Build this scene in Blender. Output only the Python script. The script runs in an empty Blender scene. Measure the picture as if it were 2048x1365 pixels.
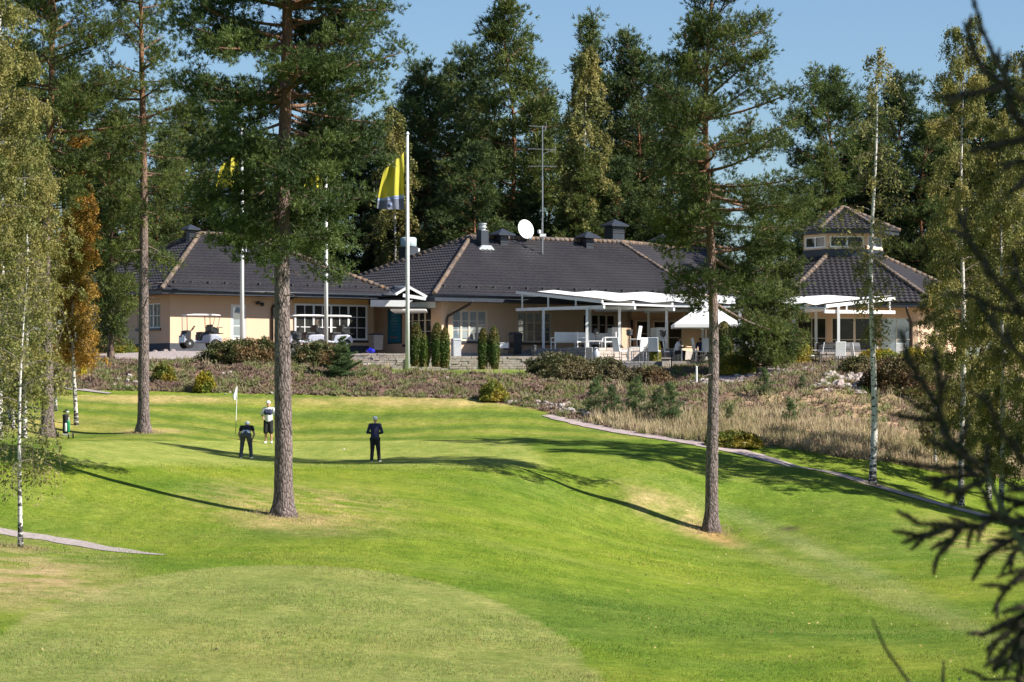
import bpy, math, random
import numpy as np
from mathutils import Vector, Matrix
R = math.radians
SC = bpy.context.scene
COL = SC.collection

# ------------------------------------------------------------------ camera
F = 6000.0      # focal length in pixels of the 2048 px wide frame
HY = 800.0      # horizon row
cd = bpy.data.cameras.new('camera'); cam = bpy.data.objects.new('camera', cd); COL.objects.link(cam)
cam.location = (0, 0, 0); cam.rotation_euler = (R(90), 0, 0)
cd.sensor_width = 36; cd.lens = F/2048*36; cd.shift_y = (HY-682.5)/2048
cd.clip_start = 0.5; cd.clip_end = 4000
cd.dof.use_dof = True; cd.dof.focus_distance = 128; cd.dof.aperture_fstop = 10
SC.camera = cam
# ------------------------------------------------------------------ light
SUN_EL, SUN_AZ = 39.0, 70.0       # azimuth measured from behind the camera towards the right
sd = Vector((math.sin(R(SUN_AZ))*math.cos(R(SUN_EL)), -math.cos(R(SUN_AZ))*math.cos(R(SUN_EL)), math.sin(R(SUN_EL))))
w = bpy.data.worlds.new("World"); SC.world = w; w.use_nodes = True
nt = w.node_tree; nt.nodes.clear()
sky = nt.nodes.new('ShaderNodeTexSky'); sky.sky_type = 'NISHITA'; sky.sun_disc = False
sky.sun_elevation = R(SUN_EL); sky.sun_rotation = math.atan2(sd.x, sd.y)
sky.altitude = 100; sky.air_density = 1.0; sky.dust_density = 0.5; sky.ozone_density = 6.0
bg = nt.nodes.new('ShaderNodeBackground'); bg.inputs[1].default_value = 0.068
wo = nt.nodes.new('ShaderNodeOutputWorld')
nt.links.new(sky.outputs[0], bg.inputs[0]); nt.links.new(bg.outputs[0], wo.inputs[0])
sl = bpy.data.lights.new('sun', 'SUN'); sl.energy = 5.0; sl.angle = R(0.5); sl.color = (1, 0.945, 0.86)
so = bpy.data.objects.new('sun', sl); COL.objects.link(so)
so.rotation_euler = sd.to_track_quat('Z', 'Y').to_euler(); so.location = (60, -40, 60)
SC.view_settings.view_transform = 'Standard'; SC.view_settings.look = 'None'
SC.view_settings.exposure = 0.95; SC.view_settings.gamma = 1.0
SC.cycles.max_bounces = 6; SC.cycles.diffuse_bounces = 3; SC.cycles.transmission_bounces = 3
SC.cycles.use_denoising = True

# ------------------------------------------------------------------ helpers
def P(px, py, D):
    return Vector(((px-1024)/F*D, D, (HY-py)/F*D))
def XD(px, D):
    return ((px-1024)/F*D, D)

def mesh_np(name, V, Fc, smooth=False):
    V = np.asarray(V, dtype=np.float32); Fc = np.asarray(Fc, dtype=np.int32)
    m = bpy.data.meshes.new(name)
    k = Fc.shape[1]
    m.vertices.add(len(V)); m.vertices.foreach_set('co', V.ravel())
    m.loops.add(Fc.size); m.loops.foreach_set('vertex_index', Fc.ravel())
    m.polygons.add(len(Fc)); m.polygons.foreach_set('loop_start', np.arange(0, Fc.size, k, dtype=np.int32))
    m.polygons.foreach_set('use_smooth', np.full(len(Fc), smooth))
    m.update(calc_edges=True); m.validate()
    return m

def tag(o, label=None, cat=None, group=None, kind=None):
    if label: o['label'] = label
    if cat: o['category'] = cat
    if group: o['group'] = group
    if kind: o['kind'] = kind
    return o
def empty(name, loc=(0, 0, 0), rz=0, **k):
    o = bpy.data.objects.new(name, None); COL.objects.link(o); o.empty_display_size = .3
    o.location = loc; o.rotation_euler = (0, 0, rz)
    return tag(o, **k)
def link(name, mesh, mat=None, parent=None, loc=None, rz=0, **k):
    o = bpy.data.objects.new(name, mesh); COL.objects.link(o)
    if mat and not mesh.materials: mesh.materials.append(mat)
    if parent: o.parent = parent
    if loc is not None: o.location = loc
    if rz: o.rotation_euler = (0, 0, rz)
    return tag(o, **k)
def copy_tree(o, parent=None):
    c = o.copy(); COL.objects.link(c); c.parent = parent
    for ch in list(o.children): copy_tree(ch, c)
    return c

class MB:
    def __init__(s): s.V = []; s.F = []
    def add(s, V, Fc):
        n = len(s.V); s.V += [tuple(v) for v in V]; s.F += [tuple(i+n for i in f) for f in Fc]; return s
    def box(s, x0, y0, z0, x1, y1, z1, M=None):
        V = [(x0,y0,z0),(x1,y0,z0),(x1,y1,z0),(x0,y1,z0),(x0,y0,z1),(x1,y0,z1),(x1,y1,z1),(x0,y1,z1)]
        if M is not None: V = [M @ Vector(v) for v in V]
        return s.add(V, [(0,3,2,1),(4,5,6,7),(0,1,5,4),(1,2,6,5),(2,3,7,6),(3,0,4,7)])
    def bar(s, a, b, wx, wz, up=(0, 0, 1)):
        a = Vector(a); b = Vector(b); d = (b-a); L = d.length; d.normalize()
        upv = Vector(up)
        if abs(d.dot(upv)) > .98: upv = Vector((0, 1, 0))
        x = d.cross(upv).normalized(); z = x.cross(d)
        V = []
        for p in (a, b):
            for i, j in ((-1,-1),(1,-1),(1,1),(-1,1)): V.append(p+x*i*wx/2+z*j*wz/2)
        return s.add(V, [(0,1,2,3),(7,6,5,4),(0,4,5,1),(1,5,6,2),(2,6,7,3),(3,7,4,0)])
    def tube(s, pts, rad, n=8, cap=True, jit=None):
        pts = [Vector(p) for p in pts]; m = len(pts)
        if not hasattr(rad, '__len__'): rad = [rad]*m
        V = []; x = None
        for i, p in enumerate(pts):
            d = (pts[min(i+1, m-1)]-pts[max(i-1, 0)])
            if d.length < 1e-9: d = Vector((0, 0, 1))
            d.normalize()
            if x is None:
                a = Vector((1, 0, 0)) if abs(d.x) < .9 else Vector((0, 1, 0))
                x = (a-d*a.dot(d)).normalized()
            else: x = (x-d*x.dot(d)).normalized()
            y = d.cross(x)
            for k in range(n):
                t = 2*math.pi*k/n; r = rad[i]*(1+(jit(i, k) if jit else 0))
                V.append(p+x*math.cos(t)*r+y*math.sin(t)*r)
        Fc = [(i*n+k, i*n+(k+1) % n, (i+1)*n+(k+1) % n, (i+1)*n+k) for i in range(m-1) for k in range(n)]
        if cap: Fc += [tuple(range(n))[::-1], tuple(range((m-1)*n, m*n))]
        return s.add(V, Fc)
    def lathe(s, prof, n=16, c=(0, 0, 0), M=None):
        V = []
        for r, z in prof:
            for k in range(n):
                t = 2*math.pi*k/n; v = Vector((c[0]+r*math.cos(t), c[1]+r*math.sin(t), c[2]+z))
                V.append(M @ v if M is not None else v)
        m = len(prof)
        Fc = [(i*n+k, i*n+(k+1) % n, (i+1)*n+(k+1) % n, (i+1)*n+k) for i in range(m-1) for k in range(n)]
        Fc += [tuple(range(n))[::-1], tuple(range((m-1)*n, m*n))]
        return s.add(V, Fc)
    def prism(s, poly, y0, y1, M=None):     # polygon in local x-z, extruded along y
        n = len(poly); V = [Vector((x, y0, z)) for x, z in poly]+[Vector((x, y1, z)) for x, z in poly]
        if M is not None: V = [M @ v for v in V]
        return s.add(V, [tuple(range(n)), tuple(range(2*n-1, n-1, -1))]+[(i, i+n, (i+1) % n+n, (i+1) % n) for i in range(n)])
    def slab(s, poly, z0, z1):              # polygon in plan, extruded up (counter-clockwise)
        n = len(poly); V = [(x, y, z0) for x, y in poly]+[(x, y, z1) for x, y in poly]
        return s.add(V, [tuple(range(n-1, -1, -1)), tuple(range(n, 2*n))]+[(i, (i+1) % n, (i+1) % n+n, i+n) for i in range(n)])
    def mesh(s, name, smooth=False, bevel=0):
        m = bpy.data.meshes.new(name); m.from_pydata(s.V, [], s.F)
        if smooth: m.polygons.foreach_set('use_smooth', [True]*len(m.polygons))
        m.update(); return m
    def build(s, name, mat, parent=None, smooth=False, bevel=0, **k):
        o = link(name, s.mesh(name, smooth), mat, parent, **k)
        if bevel:
            b = o.modifiers.new('bevel', 'BEVEL'); b.width = bevel; b.segments = 2; b.limit_method = 'ANGLE'
        return o

# ------------------------------------------------------------------ materials
def new_mat(name):
    m = bpy.data.materials.new(name); m.use_nodes = True; t = m.node_tree; t.nodes.clear()
    o = t.nodes.new('ShaderNodeOutputMaterial'); return m, t, o
def N(t, typ, **k):
    n = t.nodes.new(typ)
    for a, b in k.items(): setattr(n, a, b)
    return n
def mix_col(t, fac, a, b, blend='MIX'):
    n = N(t, 'ShaderNodeMix', data_type='RGBA', blend_type=blend)
    for sock, v in ((n.inputs[0], fac), (n.inputs[6], a), (n.inputs[7], b)):
        if hasattr(v, 'is_output') or isinstance(v, bpy.types.NodeSocket): t.links.new(v, sock)
        else: sock.default_value = v if not isinstance(v, tuple) else (*v, 1)
    return n.outputs[2]
def ramp(t, src, p0, p1):
    n = N(t, 'ShaderNodeMapRange'); n.inputs[1].default_value = p0; n.inputs[2].default_value = p1
    t.links.new(src, n.inputs[0]); return n.outputs[0]
def noise(t, scale, detail=3, vec=None, rough=.5):
    n = N(t, 'ShaderNodeTexNoise'); n.inputs['Scale'].default_value = scale; n.inputs['Detail'].default_value = detail
    n.inputs['Roughness'].default_value = rough
    if vec: t.links.new(vec, n.inputs['Vector'])
    return n.outputs[0]
def coords(t, kind='Object', scale=None):
    c = N(t, 'ShaderNodeTexCoord').outputs[kind]
    if scale:
        m = N(t, 'ShaderNodeMapping'); m.inputs['Scale'].default_value = scale; t.links.new(c, m.inputs[0]); c = m.outputs[0]
    return c
def simple(name, c1, c2=None, scale=6, rough=.6, bump=0, metal=0, ior=1.45, detail=4, stretch=None, lo=.3, hi=.7, coat=0):
    m, t, o = new_mat(name); b = N(t, 'ShaderNodeBsdfPrincipled'); t.links.new(b.outputs[0], o.inputs[0])
    b.inputs['Roughness'].default_value = rough; b.inputs['Metallic'].default_value = metal; b.inputs['IOR'].default_value = ior
    b.inputs['Coat Weight'].default_value = coat
    c2 = c2 or tuple(x*.8 for x in c1)
    v = coords(t, 'Object', stretch)
    nz = noise(t, scale, detail, v)
    t.links.new(mix_col(t, ramp(t, nz, lo, hi), c1, c2), b.inputs['Base Color'])
    if bump:
        bp = N(t, 'ShaderNodeBump'); bp.inputs['Strength'].default_value = 1; bp.inputs['Distance'].default_value = bump
        t.links.new(nz, bp.inputs['Height']); t.links.new(bp.outputs[0], b.inputs['Normal'])
    return m
def leafmat(name, cols, trans=.3, rough=.55, nscale=.6, spec=.3):
    # cols: dark, mid, light; variation per leaf and by patches of a few decimetres
    m, t, o = new_mat(name)
    g = N(t, 'ShaderNodeNewGeometry'); oi = N(t, 'ShaderNodeObjectInfo')
    nz = noise(t, nscale, 2, coords(t, 'Object'))
    a = mix_col(t, g.outputs['Random Per Island'], cols[0], cols[1])
    c = mix_col(t, ramp(t, nz, .42, .62), a, cols[2])
    k = mix_col(t, oi.outputs['Random'], (.82, .82, .82), (1.15, 1.12, 1.05))
    c = mix_col(t, 1.0, c, k, 'MULTIPLY')
    b = N(t, 'ShaderNodeBsdfPrincipled'); b.inputs['Roughness'].default_value = rough
    b.inputs['Specular IOR Level'].default_value = spec
    tr = N(t, 'ShaderNodeBsdfTranslucent'); mx = N(t, 'ShaderNodeMixShader'); mx.inputs[0].default_value = trans
    t.links.new(c, b.inputs['Base Color']); t.links.new(c, tr.inputs[0])
    t.links.new(b.outputs[0], mx.inputs[1]); t.links.new(tr.outputs[0], mx.inputs[2]); t.links.new(mx.outputs[0], o.inputs[0])
    return m
M = {}
M['pine'] = leafmat('pine_needles', [(.05,.075,.02), (.085,.125,.03), (.14,.175,.04)], .28, nscale=.9)
M['pine_dark'] = leafmat('dark_pine_needles', [(.03,.052,.018), (.055,.09,.026), (.1,.14,.036)], .22, nscale=.7)
M['spruce'] = leafmat('spruce_needles', [(.07,.125,.05), (.11,.175,.065), (.17,.22,.08)], .3)
M['nearspruce'] = leafmat('shade_darkened_spruce_needles', [(.012,.022,.007), (.022,.038,.01), (.042,.065,.016)], .15, nscale=4)  # needle colour darkened to stand in for the shade on the near twigs
M['birch'] = leafmat('birch_leaves', [(.11,.15,.03), (.18,.22,.05), (.25,.26,.07)], .35, rough=.55, spec=.22, nscale=.5)
M['birch_olive'] = leafmat('olive_birch_leaves', [(.12,.14,.04), (.19,.2,.06), (.28,.25,.08)], .3, rough=.55, spec=.22, nscale=.5)
M['birch_gold'] = leafmat('golden_birch_leaves', [(.36,.19,.03), (.47,.26,.04), (.36,.26,.06)], .35, nscale=.5)
M['thuja'] = leafmat('thuja_foliage', [(.06,.095,.02), (.1,.15,.03), (.19,.15,.045)], .15, nscale=1.2)
M['hedge'] = leafmat('hedge_leaves', [(.075,.09,.03), (.12,.14,.045), (.2,.13,.06)], .2, nscale=.9)
M['juniper'] = leafmat('juniper_foliage', [(.07,.08,.03), (.12,.125,.045), (.17,.14,.07)], .15, nscale=.7)
M['redhedge'] = leafmat('brownish_shrub_leaves', [(.09,.065,.035), (.14,.12,.04), (.19,.12,.06)], .2, nscale=.9)
M['yellow'] = leafmat('yellow_shrub_leaves', [(.28,.22,.02), (.4,.33,.03), (.16,.2,.03)], .3, nscale=1.2)
M['lime'] = leafmat('lime_shrub_leaves', [(.12,.16,.03), (.2,.23,.04), (.34,.27,.04)], .3, nscale=1.2)
M['heather'] = leafmat('heather_sprigs', [(.2,.13,.1), (.26,.175,.125), (.19,.21,.07)], .2, nscale=1.0)
M['drygrass'] = leafmat('dry_grass_blades', [(.42,.33,.19), (.62,.5,.32), (.36,.3,.15)], .3, nscale=.22)
M['roughgrass'] = leafmat('rough_grass_blades', [(.09,.13,.025), (.15,.2,.03), (.2,.2,.05)], .3, nscale=.5)
M['fallen'] = leafmat('fallen_leaves', [(.35,.25,.08), (.5,.4,.15), (.3,.3,.12)], .2)
M['white'] = simple('white_paint', (.8,.8,.78), (.72,.73,.72), 3, .45)
M['cream'] = simple('cream_paint', (.62,.55,.44), (.57,.5,.4), 3, .5)
M['canvas'] = simple('white_canvas', (.82,.82,.8), (.76,.76,.75), 2, .8)
M['stucco'] = simple('ochre_stucco', (.66,.47,.325), (.6,.42,.285), .8, .85, bump=.004, detail=8)
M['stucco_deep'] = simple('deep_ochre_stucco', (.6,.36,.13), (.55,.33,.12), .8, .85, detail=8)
M['plinth'] = simple('dark_plinth', (.06,.07,.085), (.045,.05,.06), 2, .8, bump=.004)
M['fascia'] = simple('dark_blue_fascia', (.035,.042,.055), (.025,.03,.04), 2, .4)
M['black'] = simple('black_metal', (.018,.018,.02), (.028,.028,.03), 5, .45)
M['blackpl'] = simple('black_plastic', (.02,.02,.022), (.03,.03,.032), 5, .6)
M['grey'] = simple('grey_plastic', (.16,.16,.17), (.12,.12,.13), 5, .6)
M['greyconc'] = simple('grey_concrete', (.34,.33,.33), (.26,.25,.25), 3, .9, bump=.003)
M['steel'] = simple('brushed_steel', (.42,.42,.43), (.3,.3,.31), 8, .35, metal=.8)
M['alu'] = simple('pale_metal', (.5,.52,.53), (.4,.42,.43), 8, .4, metal=.3)
M['galv'] = simple('galvanised_cap', (.42,.5,.5), (.35,.42,.43), 8, .5)
M['pipe'] = simple('dark_brown_downpipe', (.022,.016,.014), (.03,.022,.02), 5, .35)
M['gskyglass'] = simple('sky_painted_window_glass', (.2,.25,.29), (.1,.14,.17), .5, .03, ior=2.9)  # pale blue-grey base colour stands in for bright sky mirrored in the panes
M['gdark'] = simple('dark_window_glass', (.012,.015,.015), (.04,.04,.034), 1.2, .04, ior=1.38)
M['slate'] = simple('dark_slate_panel', (.03,.035,.04), (.02,.024,.03), 2, .6)
M['cartbody'] = simple('silver_blue_cart_paint', (.42,.44,.52), (.38,.4,.47), 2, .3, coat=.5)
M['cartwhite'] = simple('white_cart_roof', (.78,.76,.73), (.7,.68,.66), 2, .45)
M['rubber'] = simple('black_rubber', (.018,.018,.018), (.03,.03,.03), 8, .8)
M['yellowfab'] = simple('yellow_flag_cloth', (.45,.4,.035), (.4,.36,.03), 2, .7)
M['blueband'] = simple('pale_blue_cloth', (.3,.38,.6), (.27,.34,.55), 2, .7)
M['greyfab'] = simple('slate_flag_cloth', (.13,.14,.2), (.11,.12,.17), 2, .7)
M['teal'] = simple('teal_banner_print', (.012,.2,.27), (.015,.13,.22), 1.2, .5)
M['palelet'] = simple('pale_blue_lettering', (.35,.5,.55), (.3,.42,.5), 8, .6)
M['redlet'] = simple('orange_red_lettering', (.5,.12,.08), (.42,.09,.06), 8, .6)
M['bluebag'] = simple('blue_plastic_bag', (.01,.02,.55), (.01,.015,.35), 4, .35, bump=.02)
M['yellowboard'] = simple('yellow_board', (.75,.62,.03), (.7,.58,.03), 3, .5)
M['skin'] = simple('skin', (.5,.28,.19), (.44,.24,.16), 9, .55)
M['clothwhite'] = simple('white_cloth', (.72,.73,.76), (.62,.63,.67), 9, .85, bump=.01)
M['clothnavy'] = simple('navy_cloth', (.02,.022,.065), (.03,.03,.085), 9, .85, bump=.01)
M['clothblack'] = simple('black_cloth', (.014,.014,.018), (.026,.026,.03), 9, .9, bump=.01)
M['clothgrey'] = simple('grey_trouser_cloth', (.085,.085,.105), (.06,.06,.08), 9, .9, bump=.01)
M['clothdarknavy'] = simple('dark_blue_panel', (.03,.04,.08), (.025,.03,.065), 9, .9)
M['hair'] = simple('brown_hair', (.09,.045,.02), (.06,.03,.015), 20, .6)
M['greenfab'] = simple('green_bag_cloth', (.01,.25,.09), (.01,.2,.07), 5, .6)
M['bluefab'] = simple('blue_bag_cloth', (.01,.06,.45), (.01,.05,.35), 5, .6)
M['gravel'] = simple('pale_gravel', (.4,.34,.32), (.22,.185,.18), 9, .95, bump=.01)
M['tarmac'] = simple('grey_tarmac', (.42,.34,.325), (.27,.215,.205), 3, .9, bump=.004)
M['paving'] = simple('pale_paving', (.38,.34,.31), (.32,.29,.27), 2, .9, bump=.004)
M['rock'] = simple('pale_granite', (.38,.31,.28), (.22,.18,.175), 3, .9, bump=.03)
M['rockw'] = simple('white_granite', (.47,.42,.38), (.33,.29,.27), 3, .9, bump=.03)
M['gold'] = simple('bench_wood', (.35,.24,.08), (.3,.2,.06), 5, .6)

# tiled roof: weathered dark concrete tiles, each a little different
def roofmat():
    m, t, o = new_mat('dark_roof_tiles'); b = N(t, 'ShaderNodeBsdfPrincipled'); t.links.new(b.outputs[0], o.inputs[0])
    n1 = noise(t, .35, 4, coords(t)); n2 = noise(t, 5, 3, coords(t)); g = N(t, 'ShaderNodeNewGeometry')
    c = mix_col(t, ramp(t, n2, .35, .65), (.028,.026,.03), (.042,.038,.043))
    c = mix_col(t, ramp(t, n1, .4, .8), c, (.052,.047,.047))
    t.links.new(c, b.inputs['Base Color']); b.inputs['Roughness'].default_value = .5
    b.inputs['Specular IOR Level'].default_value = .45
    return m
M['roof'] = roofmat()
def ridgemat():
    m, t, o = new_mat('lichened_ridge_tiles'); b = N(t, 'ShaderNodeBsdfPrincipled'); t.links.new(b.outputs[0], o.inputs[0])
    n1 = noise(t, 2.2, 4, coords(t)); n2 = noise(t, 9, 3, coords(t))
    c = mix_col(t, ramp(t, n1, .42, .6), (.07,.06,.055), (.17,.13,.105))
    c = mix_col(t, ramp(t, n2, .55, .66), c, (.26,.13,.035))
    t.links.new(c, b.inputs['Base Color']); b.inputs['Roughness'].default_value = .85
    return m
M['ridge'] = ridgemat()
def barkmat(name, low, lowc, high, h0, h1, sc=(14, 14, 5), bump=.03):
    m, t, o = new_mat(name); b = N(t, 'ShaderNodeBsdfPrincipled'); t.links.new(b.outputs[0], o.inputs[0])
    v = coords(t, 'Object', sc); vo = N(t, 'ShaderNodeTexVoronoi', feature='DISTANCE_TO_EDGE'); t.links.new(v, vo.inputs[0])
    nv = noise(t, .8, 5, v)
    vo.inputs['Scale'].default_value = 1.0
    plate = ramp(t, vo.outputs[0], .02, .22)
    c = mix_col(t, plate, lowc, low); c = mix_col(t, ramp(t, nv, .35, .7), c, tuple(x*1.5 for x in low))
    sep = N(t, 'ShaderNodeSeparateXYZ'); t.links.new(coords(t), sep.inputs[0])
    c2 = mix_col(t, ramp(t, nv, .3, .7), high, tuple(x*.55 for x in high))
    c = mix_col(t, ramp(t, sep.outputs[2], h0, h1), c, c2)
    t.links.new(c, b.inputs['Base Color']); b.inputs['Roughness'].default_value = .9
    bp = N(t, 'ShaderNodeBump'); bp.inputs['Distance'].default_value = bump
    ad = N(t, 'ShaderNodeMath', operation='ADD'); t.links.new(plate, ad.inputs[0]); t.links.new(nv, ad.inputs[1])
    t.links.new(ad.outputs[0], bp.inputs['Height']); t.links.new(bp.outputs[0], b.inputs['Normal'])
    return m
M['pinebark'] = barkmat('pine_bark', (.17,.13,.12), (.022,.016,.014), (.3,.15,.08), 7, 14)
M['bgbark'] = barkmat('distant_pine_bark', (.12,.08,.06), (.04,.03,.025), (.3,.13,.06), 3, 9, (6, 6, 2))
def birchbark():
    m, t, o = new_mat('birch_bark'); b = N(t, 'ShaderNodeBsdfPrincipled'); t.links.new(b.outputs[0], o.inputs[0])
    v = coords(t, 'Object', (3.2, 3.2, 7)); n1 = noise(t, 1.6, 4, v, .65)
    sep = N(t, 'ShaderNodeSeparateXYZ'); t.links.new(coords(t), sep.inputs[0])
    base = ramp(t, sep.outputs[2], 2.2, .0)
    th = N(t, 'ShaderNodeMath', operation='MULTIPLY_ADD'); th.inputs[1].default_value = .12; t.links.new(base, th.inputs[0]); t.links.new(n1, th.inputs[2])
    c = mix_col(t, ramp(t, th.outputs[0], .56, .6), (.55,.52,.48), (.035,.03,.03))
    t.links.new(c, b.inputs['Base Color']); b.inputs['Roughness'].default_value = .8
    return m
M['birchbark'] = birchbark()
M['twigbark'] = simple('dark_twig_bark', (.12,.09,.075), (.2,.17,.15), 2, .9)
def wallstone(name, c1, c2, c3):
    m, t, o = new_mat(name); b = N(t, 'ShaderNodeBsdfPrincipled'); t.links.new(b.outputs[0], o.inputs[0])
    g = N(t, 'ShaderNodeNewGeometry'); nz = noise(t, 6, 4, coords(t))
    c = mix_col(t, g.outputs['Random Per Island'], c1, c2); c = mix_col(t, ramp(t, nz, .4, .7), c, c3)
    t.links.new(c, b.inputs['Base Color']); b.inputs['Roughness'].default_value = .9
    bp = N(t, 'ShaderNodeBump'); bp.inputs['Distance'].default_value = .02; t.links.new(nz, bp.inputs['Height']); t.links.new(bp.outputs[0], b.inputs['Normal'])
    return m
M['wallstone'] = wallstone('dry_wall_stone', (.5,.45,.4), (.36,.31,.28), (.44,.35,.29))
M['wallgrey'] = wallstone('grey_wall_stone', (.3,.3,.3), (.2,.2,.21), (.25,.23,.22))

# ------------------------------------------------------------------ terrain
CT = [  # px, py, distance
 (0,1365,50),(0,1200,62),(0,1100,74),(0,1062,80),(0,1000,84),(0,950,86),(0,912,88.5),(0,880,108),(0,845,128),(0,800,138),(0,760,146),(0,715,151),
 (300,1365,50),(300,1200,64),(300,1108,77),(300,1040,84),(300,978,88.5),(300,925,95),(300,885,118),(287,865,128),(300,830,135),(300,790,142.5),(300,760,146),(300,718,151),
 (130,920,91),(130,878,127),(567,1365,50),(567,1200,65),(567,1120,75),(567,1033,87),(567,970,97),(567,935,106),(492,918,117),(537,888,129),(567,850,136),(600,790,143),(600,755,147),(600,722,150.5),
 (750,925,117),(750,890,127),(750,850,136),(750,1000,96),(750,1080,82),
 (1024,1365,52),(1024,1200,70),(1024,1100,85),(1024,1000,103),(1024,935,114),(1024,900,125),(1024,850,135),(1024,800,142),(1024,760,147),(1000,741,150),
 (1150,985,113.5),(1150,935,118),(1150,890,127),(1280,1040,112),(1280,1000,113.8),(1280,920,121),
 (1423,1365,55),(1423,1200,80),(1423,1120,98),(1423,1062,112),(1423,1000,116),(1423,940,121.5),(1423,905,126),(1423,885,130),(1423,850,136),(1423,790,145),(1423,748,151),
 (1600,1000,117),(1600,934,122.5),(1600,940,125.5),(1600,905,128.5),(1600,830,139),(1600,765,147),(1600,742,150),
 (1743,1365,55),(1743,1250,75),(1743,1150,92),(1743,1050,109),(1743,1000,117),(1743,970,122.5),(1743,925,128),(1743,880,133),(1743,820,140.5),(1743,765,148),(1743,738,152.5),
 (2000,1365,52),(2000,1250,68),(2000,1150,88),(2000,1090,107),(2000,1045,119),(2000,1003,126),(2000,900,135),(2000,800,147),(2000,745,154),
 (1850,1000,121.5),(740,737,156.5),(900,741,156.5),(1060,742,156.5),(900,744,151),(1140,842,137),(1280,870,132.5)]
cp = [tuple(P(a, b, c)) for a, b, c in CT]
for X in (-22, -8, 8, 22):
    cp.append((X, 160, 2.0 if X > -10 else 2.45)); cp.append((X, 172, 2.2)); cp.append((X, 200, 2.8)); cp.append((X, 260, 3.5))
for X in (-45, 45):
    for D, z in ((50, -4.9), (85, -3.5 if X < 0 else -6), (120, -1.4 if X < 0 else -5.2), (145, 1.0 if X < 0 else -.5), (165, 2.6 if X < 0 else 1.8), (200, 3)): cp.append((X, D, z))
for X in (-20, 0, 20):
    cp.append((X, 0, -1.7)); cp.append((X, 25, -3.8)); cp.append((X, -40, -2))
cp = np.array(cp); CXY = cp[:, :2]; CZ = cp[:, 2]
# mild anisotropy: the ground varies more slowly along the view than across it
SX = 1.6
def _phi(d2): return .5*d2*np.log(d2+1e-9)
A = CXY*np.array([SX, 1.0]); n_ = len(A)
K = _phi(((A[:, None]-A[None])**2).sum(-1))+np.eye(n_)*1.0
Q = np.hstack([np.ones((n_, 1)), A]); S = np.zeros((n_+3, n_+3)); S[:n_, :n_] = K; S[:n_, n_:] = Q; S[n_:, :n_] = Q.T
W = np.linalg.solve(S, np.concatenate([CZ, np.zeros(3)]))
def H(X, Y):
    X = np.atleast_1d(np.asarray(X, float)); Y = np.atleast_1d(np.asarray(Y, float))
    Xc = np.clip(X, -50, 50); Yc = np.clip(Y, -40, 260)
    p = np.stack([Xc*SX, Yc], -1).reshape(-1, 2); out = np.empty(len(p))
    for i in range(0, len(p), 20000):
        q = p[i:i+20000]; d2 = ((q[:, None]-A[None])**2).sum(-1)
        out[i:i+20000] = _phi(d2) @ W[:n_] + W[n_] + q @ W[n_+1:]
    return out.reshape(X.shape)
def h1(x, y): return float(H(x, y)[0])
def hit(px, py, d0=45, d1=175):
    D = np.arange(d0, d1, .1); z = H((px-1024)/F*D, D); zr = (HY-py)/F*D
    i = np.nonzero(z >= zr)[0]
    d = D[i[0]] if len(i) else d1
    return d
def ground(px, py, lo=45):
    d = hit(px, py, lo); x = (px-1024)/F*d
    return Vector((x, d, h1(x, d)))

def nrm(x, y, seed=0, sc=1.0, octv=3):     # cheap value noise, -1..1
    rs = np.random.RandomState(seed); T = rs.rand(256, 256)*2-1; o = np.zeros_like(x); a = 1.; tot = 0
    for k in range(octv):
        u = x*sc; v = y*sc; iu = np.floor(u).astype(int); iv = np.floor(v).astype(int); fu = u-iu; fv = v-iv
        fu = fu*fu*(3-2*fu); fv = fv*fv*(3-2*fv); g = lambda i, j: T[i % 256, j % 256]
        o += a*((g(iu, iv)*(1-fu)+g(iu+1, iv)*fu)*(1-fv)+(g(iu, iv+1)*(1-fu)+g(iu+1, iv+1)*fu)*fv)
        tot += a; a *= .55; sc *= 2.03
    return o/tot

BANKLOW = [(-400,775),(140,778),(400,785),(700,792),(950,798),(1060,815),(1130,838),(1280,868),(1400,885),(1450,890),(1560,893),(1680,915),(1780,925),(1900,950),(2048,960),(2600,1000)]
def interp(tab, x):
    return np.interp(x, [a for a, b in tab], [b for a, b in tab])
xs = np.concatenate([[-900,-500,-250,-140,-90,-60,-45,-36], np.arange(-30, 30.01, .25), [36,45,60,90,140,250,500,900]])
ys = np.concatenate([[-300,-120,-60,-30,-10,0,10,20,30,36], np.arange(42, 156, .25), np.arange(156, 180, 1.), [185,195,210,230,260,320,420,600,900,1500]])
GX, GY = np.meshgrid(xs, ys); GZ = H(GX, GY)
PX = 1024+F*GX/np.maximum(GY, 5); PY = HY-F*GZ/np.maximum(GY, 5)
GZ = GZ+nrm(GX, GY, 3, .35, 2)*.03*((GY > 40) & (GY < 156))
wob = nrm(GX, GY, 5, .4)*8+nrm(GX, GY, 6, 1.7)*4
bank = (PY < interp(BANKLOW, PX)+wob*.4) & (GY > 112)
def hb(X, Y, Z=None):
    Z = H(X, Y) if Z is None else Z; a = 1024+F*X/np.maximum(Y, 5); b = HY-F*Z/np.maximum(Y, 5)
    ok = np.clip((b-np.where(a < 620, 724, 747))/5, 0, 1)*(1-np.clip(1-np.abs(a-1520)/140, 0, .4)*2.5*(b < 778))
    low = np.clip((interp(BANKLOW, a)-b)/8, 0, 1)
    return (nrm(X, Y, 8, .9)*.09+.34*np.clip(nrm(X, Y, 9, 1.0, 2), -.1, 1))*ok*low
GZ = np.where(bank, GZ+hb(GX, GY, GZ), GZ)
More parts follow.
